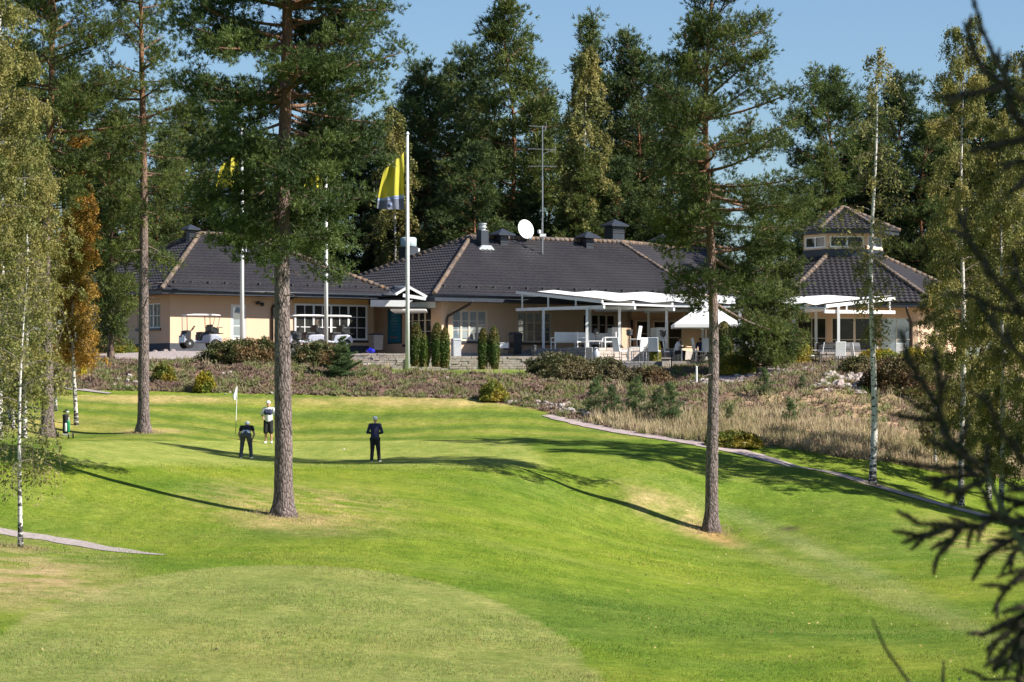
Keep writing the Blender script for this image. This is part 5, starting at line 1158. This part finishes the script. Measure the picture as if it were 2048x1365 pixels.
# ---------- golf carts
def make_cart():
    t = empty('golf_cart')   # faces -x
    body = [(-1.15,.3),(-1.12,.62),(-.98,.86),(-.8,.92),(-.72,.5),(-.1,.42),(.0,.72),(.18,.78),(.75,.8),(1.02,.72),(1.12,.5),(1.1,.34),(.95,.3)]
    MB().prism(body, -.56, .56).build('body', M['cartbody'], t, bevel=.05)
    MB().prism([(-.84,.93),(-.98,.88),(-1.02,.95),(-.86,1.02)], -.52, .52).box(-.86, -.5, .55, -.74, .5, .98).build('dashboard', M['black'], t, bevel=.02)
    MB().prism([(-1.0,.86),(-1.06,.6),(-.95,.5),(-.72,.5),(-.7,.95),(-.8,1.0)], -.575, .575).build('front_cowl', M['blackpl'], t, bevel=.03)
    MB().box(-.16, -.5, .42, .5, .5, .79).build('seat_base', M['blackpl'], t)
    MB().box(-.7, -.5, .38, -.05, .5, .42).build('floor_mat', M['rubber'], t)
    MB().box(-.12, -.53, .79, .4, .53, .93).build('seat', M['blackpl'], t, bevel=.04)
    Mb = Matrix.Translation((.4, 0, .93)) @ Matrix.Rotation(R(12), 4, 'Y'); MB().box(0, -.53, 0, .12, .53, .42, Mb).build('backrest', M['blackpl'], t, bevel=.04)
    MB().prism([(-1.0,1.8),(-.96,1.86),(-.5,1.9),(.6,1.9),(1.0,1.86),(1.04,1.8)], -.6, .6).build('roof', M['cartwhite'], t, bevel=.03)
    for y in (-.52, .52):
        MB().tube([(-.92, y, .92), (-.94, y, 1.8)], .02, 6).build('roof_post', M['black'], t); MB().tube([(.5, y, .8), (.42, y, 1.3), (.4, y, 1.8)], .022, 6).build('roof_post', M['black'], t)
        MB().tube([(.85, y, 1.15), (1.0, y, 1.8)], .015, 6).build('roof_post', M['black'], t)
    MB().box(-.96, -.5, .95, -.945, .5, 1.78).build('windscreen', M['glassc'], t)
    mb = MB(); c = Vector((-.5, -.22, 1.12)); tilt = Matrix.Translation(c) @ Matrix.Rotation(R(-55), 4, 'Y')
    mb.tube([tilt @ Vector((.17*math.cos(a*.3927), .17*math.sin(a*.3927), 0)) for a in range(17)], .016, 6)
    for a in range(3): mb.tube([tilt @ Vector((0, 0, 0)), tilt @ Vector((.17*math.cos(a*2.09), .17*math.sin(a*2.09), 0))], .014, 5)
    mb.tube([tilt @ Vector((0, 0, 0)), (-.8, -.22, .85)], .022, 6).build('steering_wheel', M['black'], t)
    mb = MB(); mb.box(.6, -.5, .82, 1.2, .5, .86).box(.56, -.46, .86, .95, .46, 1.12).tube([(.62, -.5, 1.12), (1.15, -.5, 1.18)], .02, 5).tube([(.62, .5, 1.12), (1.15, .5, 1.18)], .02, 5).box(.55, -.5, .9, .72, .5, 1.2).build('bag_rack', M['black'], t)
    for x in (-.8, .72):
        for y in (-.54, .54):
            wm = Matrix.Translation((x, y, .27)) @ Matrix.Rotation(R(90), 4, 'X'); wh = MB().lathe([(.13, -.095), (.25, -.09), (.27, -.04), (.27, .04), (.25, .09), (.13, .095)], 20, M=wm).build('wheel', M['rubber'], t)
            MB().lathe([(.02, -.1), (.12, -.09), (.13, -.06), (.13, .06), (.12, .09), (.02, .1)], 16, M=wm).build('rim', M['alu'], wh)
    for y in (-.36, .36): MB().box(-1.155, y-.08, .62, -1.12, y+.08, .72).build('headlight', M['white'], t)
    return t
def glassy():
    m, t, o = new_mat('clear_plastic'); a = N(t, 'ShaderNodeBsdfTransparent'); b = N(t, 'ShaderNodeBsdfGlossy'); b.inputs['Roughness'].default_value = .05
    x = N(t, 'ShaderNodeMixShader'); x.inputs[0].default_value = .1; t.links.new(a.outputs[0], x.inputs[1]); t.links.new(b.outputs[0], x.inputs[2]); t.links.new(x.outputs[0], o.inputs[0]); return m
M['glassc'] = glassy()
c0 = make_cart()
for i, (px, D, rz, lb) in enumerate([(401,158.2,22,'golf cart parked alone near the left wing corner beside the hedge'),(612,160.8,22,'golf cart parked under the bay window, left of the pair'),(664,163.0,22,'golf cart parked under the bay window, right of the pair')]):
    c = c0 if i == 0 else copy_tree(c0); x, y = XD(px, D); c.location = (x, y, (HY-698)/F*D); c.rotation_euler = (0, 0, R(rz)); c.scale = (.93, .93, .96); tag(c, lb, 'golf cart', 'parked golf carts')

# ---------- flagpoles with flags
def flagpole(px, ty, by, D, label, dx=0):
    g = P(px, by, D); hh = (by-ty)/F*D; t = empty('flagpole', g, 0, label=label, cat='flagpole', group='white flagpoles in front of the clubhouse')
    MB().tube([(0, 0, -.5), (0, 0, hh*.5), (0, 0, hh)], [.115, .095, .055], 16).build('pole', M['white'], t, smooth=True)
    MB().lathe([(.03, hh), (.1, hh+.03), (.05, hh+.14), (.01, hh+.17)], 12).build('finial', M['white'], t); MB().tube([(-.09, -.05, .9), (-.07, -.03, hh-.1)], .008, 4).build('halyard', M['alu'], t)
    return g, hh
def flag(px, ty, by, D, wpx, label, bands=True):
    # hangs left of the pole, limp: top edge falls away from the hoist
    s = D/F; x0 = (px-1024)*s; zt = (HY-ty)*s; zb = (HY-by)*s; W = wpx*s; t = empty('flag', (x0, D, zb), 0, label=label, cat='flag', group='yellow and slate flags')
    hh = zt-zb; n, m = 26, 34
    def pt(u, v):   # u 0 hoist..1 fly, v 0 bottom..1 top
        top = hh-hh*.3*u**.8-.05*math.sin(u*9); z = v*top+(1-v)*(.05*u+.02*math.sin(u*8)); x = -W*u*(1-.28*v**1.5)
        y = .16*math.sin(u*9+v*2.2)*(.3+u)+.07*math.sin(u*17-v*3); return (x-.1, y, z)
    def part(name, v0, v1, mat):
        V = [pt(i/n, v0+(v1-v0)*j/m) for i in range(n+1) for j in range(m+1)]; Fc = [(i*(m+1)+j, (i+1)*(m+1)+j, (i+1)*(m+1)+j+1, i*(m+1)+j+1) for i in range(n) for j in range(m)]
        MB().add(V, Fc).build(name, mat, t, smooth=True)
    part('lower_panel', 0, .205, M['greyfab']); part('stripe', .205, .265, M['blueband']); part('upper_panel', .265, 1, M['yellowfab'])
    mb = MB()
    for k in range(16):
        u = .2+.6*k/16; a = pt(u, .225); b = pt(u+.02, .248); mb.add([(a[0], a[1]-.012, a[2]), (b[0], b[1]-.012, a[2]), (b[0], b[1]-.012, b[2]), (a[0], a[1]-.012, b[2])], [(0,1,2,3)])
    mb.build('lettering', M['greyfab'], t); c = pt(.5, .1); MB().lathe([(.02, 0), (.09, .02), (.09, .08), (.02, .1)], 8, M=Matrix.Translation((c[0], c[1]-.02, c[2])) @ Matrix.Rotation(R(90), 4, 'X')).build('emblem', M['blueband'], t)
Dp = 154.0
flagpole(815, 270, 730, Dp, 'white flagpole rising from the thuja pair, flag at its top'); flag(812, 303, 420, Dp, 54, 'yellow and slate flag hanging limp in clear view on the right flagpole')
flagpole(484, 262, 700, 155, 'white flagpole behind the crown left of the nearest trunk'); flag(481, 300, 400, 155, 48, 'yellow flag seen through branches left of the nearest trunk')
flagpole(652, 258, 690, 156.5, 'white flagpole between the two bay-window carts'); flag(649, 300, 412, 156.5, 40, 'flag hidden in the pine crown right of the nearest trunk')

# ---------- people
def remesh(name, caps_, voxel, mat, parent, balls=(), smooth=6):
    mb = MB()
    for (a, b, ra, rb) in caps_:
        a, b = Vector(a), Vector(b); n = 12; d = (b-a); L = d.length; d = d.normalized() if L > 1e-6 else Vector((0, 0, 1)); pts = []; rad = []
        for k in range(5): an = R(90-18*k*1.0); pts.append(a-d*ra*math.sin(an)); rad.append(max(.0015, ra*math.cos(an)))
        for k in range(5): an = R(18*k+18); pts.append(b+d*rb*math.sin(an)); rad.append(max(.0015, rb*math.cos(an)))
        mb.tube(pts, rad, n)
    for (c, r) in balls:
        m_, k = 8, 12; mb.lathe([(max(.002, math.sin(math.pi*i/m_)), -math.cos(math.pi*i/m_)) for i in range(m_+1)], k, M=Matrix.Translation(c) @ Matrix.Diagonal((*r, 1)))
    o = mb.build(name, mat, parent)
    r = o.modifiers.new('r', 'REMESH'); r.mode = 'VOXEL'; r.voxel_size = voxel; r.use_smooth_shade = True
    s = o.modifiers.new('s', 'SMOOTH'); s.iterations = smooth; s.factor = .5
    dg = bpy.context.evaluated_depsgraph_get(); me = bpy.data.meshes.new_from_object(o.evaluated_get(dg)); old = o.data; o.modifiers.clear(); o.data = me
    if not me.materials: me.materials.append(mat)
    me.polygons.foreach_set('use_smooth', [True]*len(me.polygons)); return o
def hand(caps_, wrist, d, side, up):
    d = Vector(d).normalized(); s = Vector(side).normalized(); up = Vector(up).normalized(); wv = Vector(wrist); pc = wv+d*.085
    caps_.append((wv, pc-s*.02, .026, .022)); caps_.append((wv, pc+s*.02, .026, .022)); caps_.append((wv+d*.03, pc, .03, .024))
    for k, (o_, l) in enumerate(((-.033, .058), (-.011, .072), (.011, .068), (.031, .05))):
        a = pc+s*o_; b = a+d*l*.55-up*l*.15; c = b+d*l*.25-up*l*.5; caps_.append((a, b, .0095, .009)); caps_.append((b, c, .009, .0075))
    a = wv+d*.03-s*.025; b = a-s*.03+d*.035; caps_.append((a, b, .014, .011)); caps_.append((b, b+d*.03-up*.015, .011, .009))
def person(label, loc, rz, J, sc=1, shirt='clothnavy', sleeve=1.0, legs='clothblack', leglen=1.0, cap='clothwhite', shoes='clothwhite', panel=None, hair=None, vox=.008, face=1, group=None, belt=None):
    t = empty('person', loc, R(rz), label=label, cat='person', group=group); t.scale = (sc, sc, sc)
    g = lambda k: Vector(J[k])
    hip, ch, nk, hd = g('hip'), g('chest'), g('neck'), g('head'); C_ = []
    up = (hd-nk).normalized(); fw = Vector(J.get('fwd', (0, -1, 0)))
    C_ += [(hip, ch, .125, .14), (ch, nk, .12, .06), (nk, nk+(hd-nk)*.55, .052, .05)]
    jaw = hd+fw*.035-up*.055; B_ = [(tuple(hd+up*.02-fw*.008), (.074, .09, .1)), (tuple(jaw), (.052, .06, .055)), (tuple(hd+fw*.098-up*.012), (.012, .018, .022)), (tuple(hd+fw*.085-up*.055), (.022, .01, .007))]
    sdv = up.cross(fw).normalized()
    for s in (-1, 1): B_ += [(tuple(hd+sdv*s*.078-up*.005), (.012, .018, .03)), (tuple(hd+fw*.082+sdv*s*.03+up*.025), (.022, .01, .007))]
    for s, q in ((-1, 'l'), (1, 'r')):
        sh, el, wr = g('sh'+q), g('el'+q), g('wr'+q); C_ += [(nk-(nk-ch)*.2, sh, .06, .055), (sh, el, .05, .04), (el, wr, .04, .027)]
        hand(C_, wr, wr-el, sdv if q == 'l' else -sdv, fw if abs((wr-el).normalized().dot(fw)) < .8 else Vector((0, 0, 1)))
        hp, kn, an, to = g('hp'+q), g('kn'+q), g('an'+q), g('to'+q); C_ += [(hip, hp, .1, .1), (hp, kn, .088, .055), (kn, kn*.55+an*.45, .053, .056), (kn*.55+an*.45, an, .056, .036), (an, to, .036, .03)]
    remesh('body', C_, vox, M['skin'], t, B_, 3)
    for s in (-1, 1): MB().lathe([(.001, -.009), (.008, -.005), (.009, 0), (.008, .005), (.001, .009)], 8, tuple(hd+fw*.088+sdv*s*.03+up*.008)).build('eye', M['black'], t)
    T = [(hip+(ch-hip)*.12, ch, .155, .165), (ch, nk-(nk-ch)*.15, .15, .075)]; wide = sdv
    T += [(ch-sdv*.06, nk-(nk-ch)*.3-sdv*.1, .12, .075), (ch+sdv*.06, nk-(nk-ch)*.3+sdv*.1, .12, .075), (hip-sdv*.04+(ch-hip)*.1, ch-sdv*.05, .135, .13), (hip+sdv*.04+(ch-hip)*.1, ch+sdv*.05, .135, .13)]
    for q in 'lr':
        sh, el, wr = g('sh'+q), g('el'+q), g('wr'+q); T += [(nk-(nk-ch)*.2, sh, .075, .072)]
        if sleeve >= 1: T += [(sh, el, .072, .058), (el, el.lerp(wr, .92), .056, .042)]
        else: T += [(sh, sh.lerp(el, sleeve), .075, .072)]
    remesh('shirt', T, vox*1.3, M[shirt], t)
    if panel:
        rp = [(ch+fw*.055-sdv*.06+up*.01, ch+fw*.055+sdv*.06+up*.01, .125, .125), (ch+fw*.04-sdv*.07+(nk-ch)*.35, ch+fw*.04+sdv*.07+(nk-ch)*.35, .1, .1)]; remesh('shirt_panel', rp, vox*1.3, M[panel], t)
    Lg = [(hip, hip+(ch-hip)*.1, .15, .145), (g('hpl'), g('hpr'), .125, .125)]
    for q in 'lr':
        hp, kn, an = g('hp'+q), g('kn'+q), g('an'+q)
        if leglen >= 1: Lg += [(hp, kn, .122, .085), (kn, kn.lerp(an, .96), .085, .07)]
        else: Lg += [(hp, kn.lerp(hp, .02), .128, .112)]
    remesh('trousers' if leglen >= 1 else 'shorts', Lg, vox*1.3, M[legs], t)
    if belt: remesh('belt', [(hip+(ch-hip)*.14-sdv*.03, hip+(ch-hip)*.14+sdv*.03, .158, .158)], vox*1.3, M[belt], t)
    for q in 'lr': an, to = g('an'+q), g('to'+q); remesh('shoe', [(an-Vector((0, 0, .03)), to, .05, .043), (an, an-Vector((0, 0, .035)), .048, .05)], vox*1.2, M[shoes], t)
    if cap:
        bl = [(tuple(hd+up*.03-fw*.012+Vector((0, 0, .032))), (.098, .112, .088))]; cp_ = [(hd+fw*.06+up*.06-sdv*.035, hd+fw*.13+up*.045-sdv*.03, .014, .01), (hd+fw*.06+up*.06+sdv*.035, hd+fw*.13+up*.045+sdv*.03, .014, .01), (hd+fw*.07+up*.06, hd+fw*.14+up*.045, .016, .01)]
        remesh('cap', cp_, vox, M[cap], t, bl)
    if hair: remesh('hair', [(hd+up*.05-fw*.035, hd-fw*.06-up*.01, .085, .07)], vox, M[hair], t)
    return t
def stand(**k):
    J = dict(hip=(0, 0, .95), chest=(0, -.01, 1.28), neck=(0, 0, 1.5), head=(0, -.03, 1.655), shl=(-.19, 0, 1.45), shr=(.19, 0, 1.45), ell=(-.27, .05, 1.17), elr=(.27, .05, 1.17), wrl=(-.2, -.14, 1.02), wrr=(.2, -.14, 1.02),
             hpl=(-.09, 0, .9), hpr=(.09, 0, .9), knl=(-.11, -.02, .5), knr=(.11, -.02, .5), anl=(-.12, .02, .085), anr=(.12, .02, .085), tol=(-.14, -.13, .045), tor=(.14, -.13, .045)); J.update(k); return J
g = gp(537, 129)
person('golfer in black shorts and white shirt with dark chest panel, facing the camera', g, -6, stand(wrr=(.3, -.03, .93), elr=(.28, .05, 1.2), ell=(-.29, .04, 1.2), wrl=(-.2, -.16, 1.1)), 1.03, 'clothwhite', .75, 'clothblack', .5, 'clothwhite', 'clothwhite', 'clothdarknavy', group='golfers on the green')
g = gp(750, 117)
person('golfer in navy jumper and black trousers standing with back to the camera', g, 172, stand(ell=(-.29, .03, 1.16), elr=(.29, .03, 1.16), wrl=(-.1, -.22, 1.12), wrr=(.1, -.22, 1.12), head=(0, -.05, 1.65), anl=(-.17, .03, .085), anr=(.13, .02, .085), tol=(-.2, -.12, .045), tor=(.14, -.13, .045), knl=(-.13, -.02, .5)), 1.0, 'clothnavy', 1.0, 'clothblack', 1, 'clothwhite', 'clothwhite', group='golfers on the green')
g = gp(492, 117)
person('golfer in grey trousers and black shirt bending forward, hands on knees, back to camera', g, 180, stand(hip=(0, .12, .93), chest=(0, -.2, 1.1), neck=(0, -.38, 1.24), head=(0, -.52, 1.3), shl=(-.2, -.33, 1.2), shr=(.2, -.33, 1.2), ell=(-.3, -.25, .93), elr=(.3, -.25, .93), wrl=(-.2, -.2, .68), wrr=(.2, -.2, .68),
    hpl=(-.1, .1, .9), hpr=(.1, .1, .9), knl=(-.16, -.08, .5), knr=(.16, -.08, .5), anl=(-.2, .0, .085), anr=(.2, .0, .085), tol=(-.22, -.15, .045), tor=(.22, -.15, .045)), 1.02, 'clothblack', .35, 'clothgrey', 1, 'clothwhite', 'clothwhite', group='golfers on the green', belt='clothwhite')
def sitting(): return dict(hip=(0, 0, .5), chest=(0, -.1, .82), neck=(0, -.16, 1.02), head=(0, -.22, 1.16), shl=(-.19, -.12, .98), shr=(.19, -.12, .98), ell=(-.24, -.25, .75), elr=(.24, -.25, .75), wrl=(-.12, -.45, .78), wrr=(.12, -.45, .78),
    hpl=(-.1, 0, .48), hpr=(.1, 0, .48), knl=(-.12, -.42, .5), knr=(.12, -.42, .5), anl=(-.12, -.4, .085), anr=(.12, -.4, .085), tol=(-.13, -.55, .045), tor=(.13, -.55, .045))
x, y = XD(1352, 157); person('brown-haired person in white top sitting and leaning forward on the terrace', (x, y, LT), 80, sitting(), 1, 'clothwhite', .6, 'clothblack', 1, None, 'clothblack', hair='hair', vox=.012)
x, y = XD(1404, 158.2); person('person in dark top sitting under the white parasol', (x, y, LT), 200, sitting(), 1, 'clothnavy', 1, 'clothblack', 1, None, 'clothblack', hair='hair', vox=.012)
# putter in the right golfer's hands stays hidden in front of him; ball, flagstick
g = gp(688, 125); MB().lathe([(.001, 0), (.02, .006), (.03, .03), (.02, .054), (.001, .06)], 12).build('golf_ball', M['white'], None, smooth=True, loc=g, label='white golf ball on the green between the golfers', cat='golf ball')
g = gp(471, 131.5); t = empty('flagstick', g, R(0), label='golf flagstick with small white flag in the hole', cat='flagstick')
hh = (886-790)/F*131.5; tx = .07
MB().tube([(0, 0, 0), (tx*.35, 0, hh*.28)], .012, 6).build('lower_stick', M['black'], t); MB().tube([(tx*.35, 0, hh*.28), (tx, 0, hh)], .016, 6).build('stick', M['white'], t)
V = []; n = 10
for i in range(n+1):
    for j in range(7):
        u = i/n; v = j/6; V.append((tx-.02-.19*math.sin(u*1.5)*(.5+.5*(1-v)) if False else tx-.01-.2*u*(1-abs(v-.35)*1.1), .05*math.sin(u*6+v*2), hh-.02-.56*(1-v)-.05*u))
MB().add(V, [(i*7+j, (i+1)*7+j, (i+1)*7+j+1, i*7+j+1) for i in range(n) for j in range(6)]).build('flag', M['canvas'], t, smooth=True)

# ---------- golf bags on trolleys
def trolley(px, D, rz, acc, label, hw_=1.0):
    g = gp(px, D); t = empty('golf_trolley', g, R(rz), label=label, cat='golf trolley', group='golf bags on trolleys'); tilt = Matrix.Translation((0, 0, .22)) @ Matrix.Rotation(R(10), 4, 'X')
    MB().lathe([(.1, 0), (.12, .05), (.12, .5), (.135, .78), (.125, .8)], 14, M=tilt).build('bag', M['clothblack'], t, smooth=True)
    MB().lathe([(.07, 0), (.085, .03), (.085, .42), (.06, .48)], 12, M=tilt @ Matrix.Translation((.1, -.07, .08))).build('side_pocket', M[acc], t, smooth=True)
    MB().lathe([(.04, 0), (.05, .03), (.05, .32), (.03, .36)], 10, M=tilt @ Matrix.Translation((.0, -.12, .1))).build('front_pocket', M['clothwhite'], t, smooth=True)
    MB().box(.1, -.1, .42, .15, .02, .68, tilt).build('towel', M['clothwhite'], t, bevel=.01)
    rnd = random.Random(px)
    for k in range(7):
        a = k*.9; x, y = .07*math.cos(a), .07*math.sin(a); h_ = rnd.uniform(.88, 1.02); c = MB(); c.tube([tilt @ Vector((x, y, .7)), tilt @ Vector((x*1.3, y*1.3, h_))], .006, 5).build('club', M['steel'], t)
        hd = tilt @ Vector((x*1.4, y*1.4, h_)); MB().lathe([(.01, -.03), (.04, -.02), (.045, .01), (.02, .035)], 8, tuple(hd)).build('club_head', M['clothwhite' if k % 3 == 0 else 'black'], t)
    MB().tube([(0, .05, .2), (0, .3, .95), (0, .4, 1.0)], .014, 6).tube([(-.3, 0, .14), (.3, 0, .14)], .015, 6).tube([(0, 0, .16), (0, -.42, .12)], .015, 6).box(-.14, -.14, .16, .14, .12, .2).build('frame', M['alu'], t)
    for x, y, r in ((-.3, .02, .14), (.32, .02, .14), (.1, -.42, .1)):
        wm = Matrix.Translation((x, y, r)) @ Matrix.Rotation(R(90), 4, 'Y'); wh = MB().lathe([(r*.6, -.03), (r, -.025), (r, .025), (r*.6, .03)], 16, M=wm).build('wheel', M['rubber'], t)
        MB().lathe([(.01, -.032), (r*.58, -.02), (r*.58, .02), (.01, .032)], 12, M=wm).build('rim', M['grey'], wh)
trolley(131, 127, 12, 'greenfab', 'golf bag with green pocket on a trolley at the left side of the green')
trolley(22, 128, -20, 'bluefab', 'golf bag with blue pocket on a trolley behind the young birch stem')

# ------------------------------------------------------------------ near spruce at the right, out of focus
SP = empty('spruce_tree', (2.9, 5.0, h1(2.9, 5)), 0, label='dark out-of-focus spruce twigs reaching in from the right edge close to the camera', cat='spruce tree')
inv = SP.matrix_basis.inverted()
gz = h1(2.9, 5)
tk = MB().tube([(0, 0, -.2), (0, 0, 3), (.05, 0, 9)], [.16, .12, .03], 12).build('trunk', M['bgbark'], SP, smooth=True)
rs = np.random.RandomState(81); pos = []; dr = []
for i in range(150):
    h_ = .8+7.8*rs.rand(); az = rs.uniform(-math.pi, math.pi)
    rad = 1.95*(1-(h_/9.2)**1.4)+.15
    ca, sa = math.cos(az), math.sin(az); wx, wy = 2.9+ca*rad, 5+sa*rad
    if wx < .22*max(wy, .6)+.25: rad *= .55; wx, wy = 2.9+ca*rad, 5+sa*rad
    if wx < .22*max(wy, .6)+.12: continue
    n = 34; s = np.linspace(.1, 1, n)[:, None]; base = np.array([[0, 0, h_]]); d = np.array([[ca, sa, -.18]]); pts = base+d*rad*s+rs.normal(size=(n, 3))*np.array([.1, .1, .05])*(rad*s*.6+.2); 
    pos.append(pts); dr.append(np.repeat(d, n, 0))
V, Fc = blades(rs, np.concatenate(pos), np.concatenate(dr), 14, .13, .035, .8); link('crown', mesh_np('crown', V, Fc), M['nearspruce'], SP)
SH = [ # px,py chains; needle radius px; stem radius px
 ([(1944,-10),(1962,55),(1988,112),(2022,182),(2060,212)], 7), ([(1928,45),(1948,105),(1972,148),(2010,168)], 9), ([(2016,108),(2013,140),(2010,168)], 9),
 ([(1886,196),(1950,188),(1992,178),(2012,168)], 12), ([(2012,168),(2020,215),(2038,245),(2062,262)], 13), ([(1935,304),(1985,293),(2062,275)], 13), ([(1988,330),(2062,322)], 9), ([(2022,384),(2062,350)], 14),
 ([(2044,120),(2056,180)], 7),
 ([(1914,420),(1936,478),(1975,542),(2032,606),(2062,640)], 9), ([(1938,588),(1990,618),(2062,632)], 7), ([(1955,600),(1990,660),(2062,735)], 7), ([(2026,500),(2038,560),(2058,606)], 7),
 ([(1803,665),(1816,722),(1850,775),(1876,815),(1890,872),(1930,915),(1975,950)], 9), ([(1866,688),(1876,745),(1882,812)], 9), ([(1779,828),(1830,838),(1882,842)], 9), ([(1800,790),(1840,815),(1878,835)], 6),
 ([(1779,920),(1835,932),(1890,938),(1945,935)], 10), ([(1942,828),(1928,868),(1914,905)], 8), ([(1974,888),(1972,930),(1970,950)], 9), ([(1968,788),(1998,858),(2060,940)], 7), ([(1858,880),(1900,900),(1940,920)], 14), ([(1880,860),(1920,905),(1955,930)], 14),
 ([(1850,960),(1910,955),(1960,950)], 12), ([(1890,990),(1935,975),(1975,960)], 11),
 ([(1804,1086),(1850,1070),(1900,1056),(1960,1052),(2025,1018)], 10), ([(1832,1048),(1890,1050),(1960,1052)], 9), ([(1874,1116),(1900,1085),(1925,1052)], 11), ([(1935,1095),(1940,1070),(1945,1050)], 9), ([(1955,1085),(1960,1062),(1972,1045)], 8),
 ([(1952,1122),(1990,1098),(2060,1062)], 12), ([(2004,1145),(2025,1110),(2060,1075)], 9), ([(1985,985),(2015,1000),(2062,1010)], 12), ([(1975,1015),(2010,1040),(2062,1050)], 12), ([(2000,960),(2062,985)], 10),
 ([(1985,1225),(2010,1180),(2062,1130)], 8), ([(1962,1272),(2000,1252),(2062,1225)], 12), ([(1972,1300),(2010,1270),(2062,1240)], 12), ([(1985,1340),(2010,1300),(2062,1250)], 12), ([(2010,1350),(2030,1300),(2062,1262)], 13), ([(2035,1365),(2045,1310),(2062,1280)], 14), ([(2005,1225),(2040,1215),(2062,1210)], 12),
 ([(2000,1180),(2040,1160),(2062,1150)], 9), ([(1960,1362),(2010,1358),(2062,1356)], 6), ([(1744,1238),(1772,1300),(1822,1370),(1850,1400)], 5), ([(1888,1322),(1886,1350),(1884,1400)], 6)]
D0 = 6.0; rs = np.random.RandomState(90)
EX = []
for ci, (ch_, rad) in enumerate(SH):
    if ci in (44, 45, 46): continue
    for (a, b) in zip(ch_[:-1], ch_[1:]):
        a = np.array(a, float); b = np.array(b, float); L = np.hypot(*(b-a)); t = (a-b)/L; nv = np.array([-t[1], t[0]])
        for q in range(int(L/(60 if ci < 23 else 38))):
            o = a+(b-a)*rs.rand(); sg = rs.choice([-1, 1]); l = rs.uniform(22, 50 if ci > 23 else 34); l *= 1.35; tip = o+t*l*.85+nv*sg*l*.45
            EX.append(([tuple(tip), tuple((tip+o)/2+np.array([0, -2])), tuple(o)], rad*.8))
for ci, (ch_, rad) in enumerate(SH+EX):
    dd = D0+rs.uniform(-.4, .4); pts = [inv @ P(a, b, dd) for a, b in ch_]; r = rad*1.22/F*D0
    tw = MB().tube(pts, [r*.14+.001]+[r*.32+.0012]*(len(pts)-1), 6).build('twig', M['bgbark'], SP, smooth=True)
    pos = []; dr = []; bare = ci in (44, 45, 46)
    for a, b in zip(pts[:-1], pts[1:]):
        L = (b-a).length; n = max(4, int(L/.00038)); A_ = np.array(a); B_ = np.array(b)
        pos.append(A_+(B_-A_)*rs.rand(n, 1)); dr.append(np.tile((A_-B_)/L*1.3, (n, 1)))
    pos = np.concatenate(pos); dr = np.concatenate(dr); LN = r*(.45 if bare else 1.35)*(.35+.65*np.clip(np.linalg.norm(pos-np.array(pts[0]), axis=1, keepdims=True)/(r*3.5), 0, 1))
    d = dr+rs.normal(size=pos.shape)*.75; d /= np.linalg.norm(d, axis=1, keepdims=True); s = np.cross(d, rs.normal(size=pos.shape)); s /= np.linalg.norm(s, axis=1, keepdims=True); s *= .0014
    V = np.stack([pos-s, pos+s, pos+d*LN+s*.4, pos+d*LN-s*.4], 1).reshape(-1, 3)
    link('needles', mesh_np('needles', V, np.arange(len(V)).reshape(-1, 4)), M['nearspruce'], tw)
mstem = MB(); mstem.tube([inv @ P(1968, 930, 6), inv @ P(2000, 1010, 6), inv @ P(2060, 1120, 6), inv @ P(2200, 1200, 5.8), Vector((0, 0, 1.2-gz*0))], [.003, .0065, .009, .012, .03], 8)
mstem.build('main_stem', simple('mossy_bark', (.2,.21,.08), (.12,.13,.06), 40, .8), SP, smooth=True)
